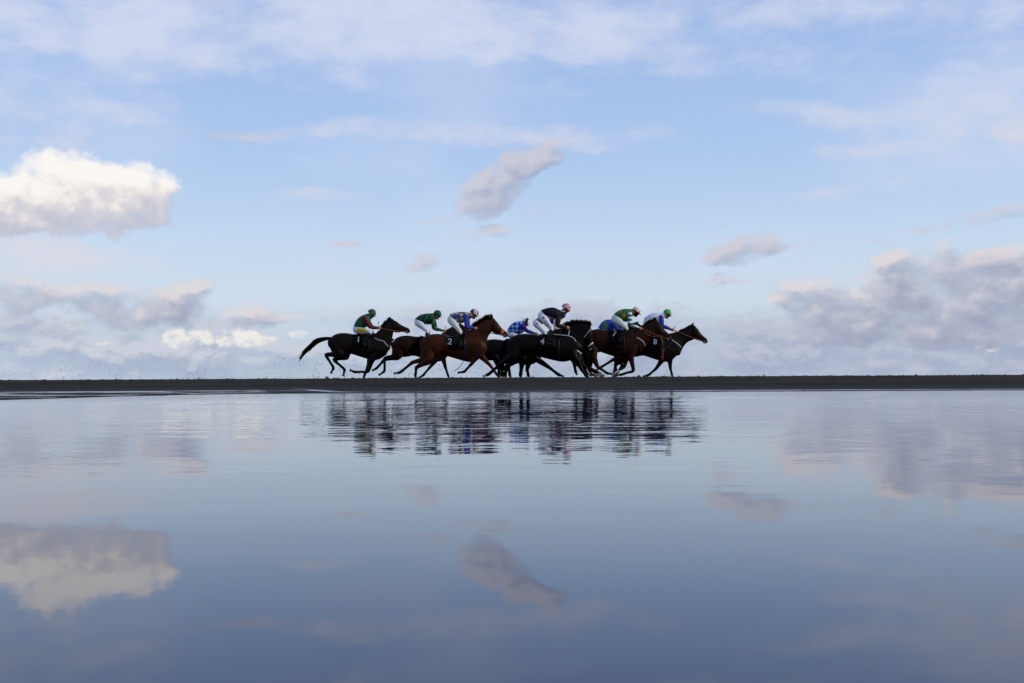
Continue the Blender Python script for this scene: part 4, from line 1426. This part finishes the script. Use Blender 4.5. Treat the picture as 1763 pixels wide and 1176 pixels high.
RIDERS = [
    dict(Y=38.4, crop='A', head=(888, 178), tilt=28, torso=[((690, 318), (795, 345)), ((718, 262), (835, 325)), ((765, 218), (865, 290)), ((825, 192), (872, 238))],
         hip=(722, 365), pr=50, knee=(878, 388), foot=(826, 492), arm=[(800, 240), (872, 335), (958, 345)], jacket=j_green, sleeve=j_maroon, helmet=j_green_cap,
         label='jockey in green and maroon silks, yellow thigh panels, on the last horse',
         patches=[('yellow_panel', 'A', 'breeches', 785, 372, 110, 40, 2, m_yellow, 'rect')]),
    dict(Y=40.4, crop='B', head=(338, 188), tilt=18, torso=[((102, 238), (200, 300)), ((155, 203), (240, 305)), ((220, 190), (300, 285)), ((290, 186), (322, 240))],
         hip=(128, 285), pr=52, knee=(232, 385), foot=(215, 485), arm=[(280, 240), (302, 350), (398, 376)], jacket=j_dkgreen, sleeve=j_dkgreen, helmet=j_cap_green,
         label='jockey in dark green silks and plain green cap, just left of the number 2 rider'),
    dict(Y=37.4, crop='B', head=(738, 178), tilt=25, torso=[((482, 190), (545, 280)), ((540, 178), (590, 292)), ((605, 172), (645, 270)), ((672, 178), (698, 240))],
         hip=(488, 262), pr=54, knee=(585, 388), foot=(540, 480), arm=[(645, 215), (655, 330), (742, 350)], jacket=j_blue_y, sleeve=j_blue, helmet=j_bluecap,
         breech=m_cream, collar=m_yellow,
         label='jockey in blue silks with yellow patches on the red bay number 2 horse'),
    dict(Y=41.2, crop='B', head=(1302, 272), tilt=30, hr=0.140, torso=[((1100, 352), (1150, 425)), ((1135, 310), (1215, 410)), ((1180, 280), (1270, 385)), ((1245, 270), (1290, 330))],
         hip=(1128, 415), pr=44, knee=(1240, 455), foot=(1195, 560), arm=[(1245, 325), (1305, 378), (1395, 405)], jacket=j_purple, sleeve=j_purple_s, helmet=j_whitecap,
         label='jockey crouched low in purple silks with pale blue diamonds and a white cap',
         breech=m_cream),
    dict(Y=36.4, crop='C', head=(728, 122), tilt=30, hr=0.158, torso=[((462, 148), (522, 232)), ((520, 130), (580, 248)), ((590, 126), (640, 245)), ((652, 150), (688, 205))],
         hip=(462, 222), pr=56, knee=(565, 352), foot=(530, 470), arm=[(635, 225), (622, 315), (728, 342)], jacket=j_black, sleeve=j_black, helmet=j_pinkcap, peak=0.5,
         collar=j_pink,
         patches=[('round_badge', 'C', 'breeches', 475, 238, 24, 26, 0, m_print, 'round'), ('printed_line', 'C', 'breeches', 515, 290, 78, 5, 60, m_lines, 'rect'),
                  ('printed_line', 'C', 'breeches', 498, 300, 70, 5, 60, m_lines, 'rect'), ('hem_band', 'C', 'jacket', 560, 240, 110, 12, 22, j_pink, 'rect')],
         label='jockey in black silks and pink cap standing high on the number 4 horse'),
    dict(Y=39.6, crop='C', head=(680, 190), tilt=30, torso=[((400, 245), (470, 300)), ((470, 215), (530, 300)), ((550, 205), (600, 300)), ((620, 210), (660, 280))],
         hip=(398, 295), pr=46, knee=(490, 398), foot=(478, 500), arm=[(605, 270), (600, 345), (665, 342)], jacket=j_blueyel, sleeve=j_pink, helmet=j_blue, peak=0.4, snood=False,
         patches=[('round_badge', 'C', 'breeches', 408, 298, 18, 18, 0, m_print, 'round')],
         label='jockey in blue and yellow silks mostly hidden behind the pink capped rider'),
    dict(Y=38.0, crop='C', head=(1488, 152), tilt=30, torso=[((1252, 185), (1318, 260)), ((1300, 155), (1365, 275)), ((1355, 140), (1415, 262)), ((1415, 140), (1450, 205))],
         hip=(1262, 248), pr=57, knee=(1368, 350), foot=(1328, 420), arm=[(1408, 195), (1408, 300), (1518, 350)], jacket=j_green_o, sleeve=j_hoops, helmet=j_capstar, breech=m_cream, snood=True,
         peak=1.3, peak_m=m_snood, collar=j_orange,
         patches=[('orange_star', 'C', 'jacket', 1342, 215, 52, 52, 10, j_orange, 'star'), ('orange_star', 'C', 'jacket', 1305, 168, 40, 26, 0, j_orange, 'star')],
         label='jockey in green silks with orange stars, green hooped sleeves and black mask'),
    dict(Y=41.0, crop='C', head=(1318, 300), tilt=35, torso=[((1080, 322), (1105, 385)), ((1115, 280), (1160, 385)), ((1170, 255), (1215, 375)), ((1240, 258), (1262, 345))],
         hip=(1085, 375), pr=34, knee=(1215, 410), foot=(1212, 480), arm=[(1225, 300), (1280, 365), (1420, 385)], jacket=j_bluegreen, sleeve=j_blue, helmet=j_blue,
         label='jockey bent flat in blue and green silks behind the orange starred rider, head hidden'),
    dict(Y=40.2, crop='D', head=(1193, 178), tilt=22, torso=[((945, 235), (1020, 310)), ((1000, 198), (1070, 300)), ((1065, 180), (1120, 285)), ((1125, 182), (1158, 240))],
         hip=(972, 285), pr=48, knee=(1080, 395), foot=(1125, 545), arm=[(1115, 225), (1130, 320), (1232, 362)], jacket=j_white, sleeve=j_blue, helmet=j_limecap,
         label='jockey in white silks with blue sleeves and bright green cap on the leading horse'),
]
R_ = [make_rider(sp) for sp in RIDERS]


def whip(crop, Y, a, b, label, dy=-0.085):
    Q = Plane(crop, Y)
    p0, p1 = Q(*a), Q(*b)
    p0.y += dy; p1.y += dy - 0.03
    root = empty('riding_whip', p0)
    tag(root, label, 'whip', 'whips held by the jockeys')
    tube('handle', [p0, p0.lerp(p1, 0.35)], 0.012, m_leather, root)
    tube('shaft', [p0.lerp(p1, 0.35), p1], 0.007, m_leather, root)
    q = p1 + (p1 - p0).normalized() * 0.05
    S = Shell(); S.pairs([(p1 + Vector((0.012, 0, 0)), p1 - Vector((0.012, 0, 0)), 0.006), (q + Vector((0.018, 0, 0)), q - Vector((0.018, 0, 0)), 0.006)], k=2, seg=8)
    S.build('flap', m_leather, root)

whip('A', 38.4, (950, 385), (957, 298), 'thin black whip upright in the hand of the maroon sleeved jockey')
whip('B', 40.4, (392, 400), (422, 348), 'short black whip in the hand of the dark green jockey')
whip('D', 40.2, (1275, 420), (1266, 345), 'short black whip upright above the leading horse\'s neck')

# ------------------------------------------------------------------ small things
rnd = random.Random(42)
m_clod = simple('flung_wet_sand', (0.045, 0.042, 0.040), 0.9, 0.1, 0.3, 20)


def clods(name, label, cat, spots, m=m_clod):
    vs, fs = [], []
    for p, r in spots:
        b = len(vs)
        R = Euler((rnd.uniform(0, 6), rnd.uniform(0, 6), rnd.uniform(0, 6))).to_matrix()
        for q in ((1, 0, 0), (-1, 0, 0), (0, 1, 0), (0, -1, 0), (0, 0, 1), (0, 0, -1)):
            v = R @ (Vector(q) * r * rnd.uniform(0.6, 1.3))
            vs.append(tuple(Vector(p) + v))
        for t in ((0, 2, 4), (2, 1, 4), (1, 3, 4), (3, 0, 4), (2, 0, 5), (1, 2, 5), (3, 1, 5), (0, 3, 5)):
            fs.append(tuple(b + i for i in t))
    o = link_mesh(name, vs, fs, m)
    tag(o, label, cat, kind='stuff')
    return o

sp_ = []
for i in range(210):       # trail hanging in the air behind the field
    px = rnd.uniform(-40, 560)
    t = rnd.random() ** 2.4
    py = 650 - t * (140 if px < 420 else 80) * (0.3 + 0.7 * rnd.random())
    Yc = rnd.uniform(36.5, 41)
    r = rnd.choice((0.006, 0.008, 0.010, 0.012, 0.018))
    sp_.append((at(px, py, Yc), r))
for i in range(170):
    px = rnd.gauss(160, 130); py = 650 - abs(rnd.gauss(0, 22))
    if px < -40: continue
    sp_.append((at(px, py, rnd.uniform(36.5, 41)), rnd.choice((0.006, 0.009, 0.012))))
for (cx, cy, n, sx_, sy_) in ((548, 640, 40, 6, 12), (745, 633, 110, 14, 14), (600, 642, 60, 14, 8), (690, 640, 60, 12, 8), (1010, 642, 50, 14, 7), (1060, 642, 50, 14, 6), (905, 643, 50, 12, 6), (1150, 644, 30, 8, 5), (790, 640, 50, 12, 8), (933, 640, 45, 8, 12), (338, 645, 50, 12, 6), (622, 630, 20, 10, 14), (490, 640, 45, 25, 12), (840, 636, 25, 10, 8)):
    for i in range(n):
        p = at(rnd.gauss(cx, sx_), min(650, rnd.gauss(cy, sy_)), rnd.uniform(36.6, 40.5))
        if p.z > 0.17:
            sp_.append((p, rnd.choice((0.007, 0.010, 0.013, 0.018))))
clods('flying_sand', 'specks of wet sand flung up and hanging in the air behind the hooves', 'sand', sp_)

sp_ = []
for i in range(900):
    x, y = rnd.uniform(-20, 20), rnd.gauss(39.5, 2.2)
    sp_.append(((x, y, ground_z(x, y) + 0.002), rnd.choice((0.010, 0.014, 0.02, 0.03, 0.045))))
for i in range(260):
    x, y = rnd.uniform(-6, 10), rnd.gauss(14.6, 0.5)
    z = ground_z(x, y)
    if z > 0.0:
        sp_.append(((x, y, z), rnd.uniform(0.004, 0.010)))
clods('sand_clods', 'small dark clods of churned sand lying along the bank', 'sand', sp_)


def lump(name, px, py, Y, w, h, m, label, cat, seed):
    c = at(px, py, Y)
    gz_ = ground_z(c.x, Y)
    bmx = bmesh.new()
    bmesh.ops.create_icosphere(bmx, subdivisions=3, radius=1.0)
    for v in bmx.verts:
        n = mnoise.noise(v.co * 1.8 + Vector((seed, 0, 0))) * 0.3
        v.co = Vector((v.co.x * w / 2, v.co.y * w / 2, max(-0.3, v.co.z) * h)) * (1 + n)
    me = bpy.data.meshes.new(name)
    bmx.to_mesh(me); bmx.free()
    me.materials.append(m)
    me.polygons.foreach_set('use_smooth', [True] * len(me.polygons))
    o = bpy.data.objects.new(name, me)
    COL.objects.link(o)
    o.location = (c.x, Y, gz_)
    tag(o, label, cat)
    return o

m_shell = simple('bleached_shell', (0.72, 0.70, 0.68), 0.6, 0.3, 0.12, 30)
m_straw = simple('dry_pale_weed', (0.30, 0.25, 0.18), 0.9, 0.1, 0.3, 40)
lump('shell', 1503, 650, 33.0, 0.085, 0.028, m_shell, 'small bleached white shell lying on the dark sand right of the horses', 'shell', 2)
lump('sand_lump', 1100, 648, 38.2, 0.14, 0.07, m_clod, 'dark lump of kicked up sand just behind the leading horse\'s front hoof', 'sand lump', 5)
lump('weed_clump', 563, 651, 38.6, 0.16, 0.075, m_straw, 'pale clump of dry weed on the sand under the last horse\'s hind hooves', 'seaweed', 8)

# ------------------------------------------------------------------ the boat out at sea
m_boatwhite = simple('white_boat_paint', (0.80, 0.80, 0.82), 0.5, 0.4, 0.06, 2)
m_boatdark = simple('dark_boat_hull', (0.05, 0.07, 0.08), 0.5, 0.4, 0.1, 2)
bY = 1500.0
bx = at(1318, 640, bY).x
boat = empty('sailing_boat', (bx, bY, -0.02))
tag(boat, 'tiny boat with a white sail far out on the horizon right of the horses', 'boat')
hull = Shell()
hull.pairs([(Vector((-4.0, 0, 1.2)), Vector((-3.8, 0, -0.2)), 1.0), (Vector((-1, 0, 1.1)), Vector((-1, 0, -0.5)), 1.4), (Vector((2.5, 0, 1.3)), Vector((2.5, 0, -0.4)), 1.1), (Vector((5.0, 0, 1.7)), Vector((4.5, 0, 0.2)), 0.2)], k=3, seg=12, cap=False)
ho = hull.build('hull', m_boatwhite); ho.parent = boat
sl = Shell()
sl.pairs([(Vector((2.4, -0.6, 1.5)), Vector((-3.0, -1.6, 1.5)), 0.04), (Vector((2.0, -0.6, 3.4)), Vector((-2.2, -1.4, 3.2)), 0.04), (Vector((1.4, -0.4, 5.6)), Vector((-1.2, -0.9, 5.6)), 0.04), (Vector((0.3, -0.1, 7.6)), Vector((0.1, -0.1, 7.6)), 0.03)], k=3, seg=10, cap=False)
so = sl.build('sail', m_boatwhite); so.parent = boat
o = tube('mast', [Vector((0.3, 0.2, 1.0)), Vector((0.3, 0.2, 8.2))], 0.12, m_boatwhite, None); o.parent = boat
o = tube('cabin', [Vector((-2.9, 0, 1.3)), Vector((-0.6, 0, 1.5))], 0.5, m_boatdark, None); o.parent = boat
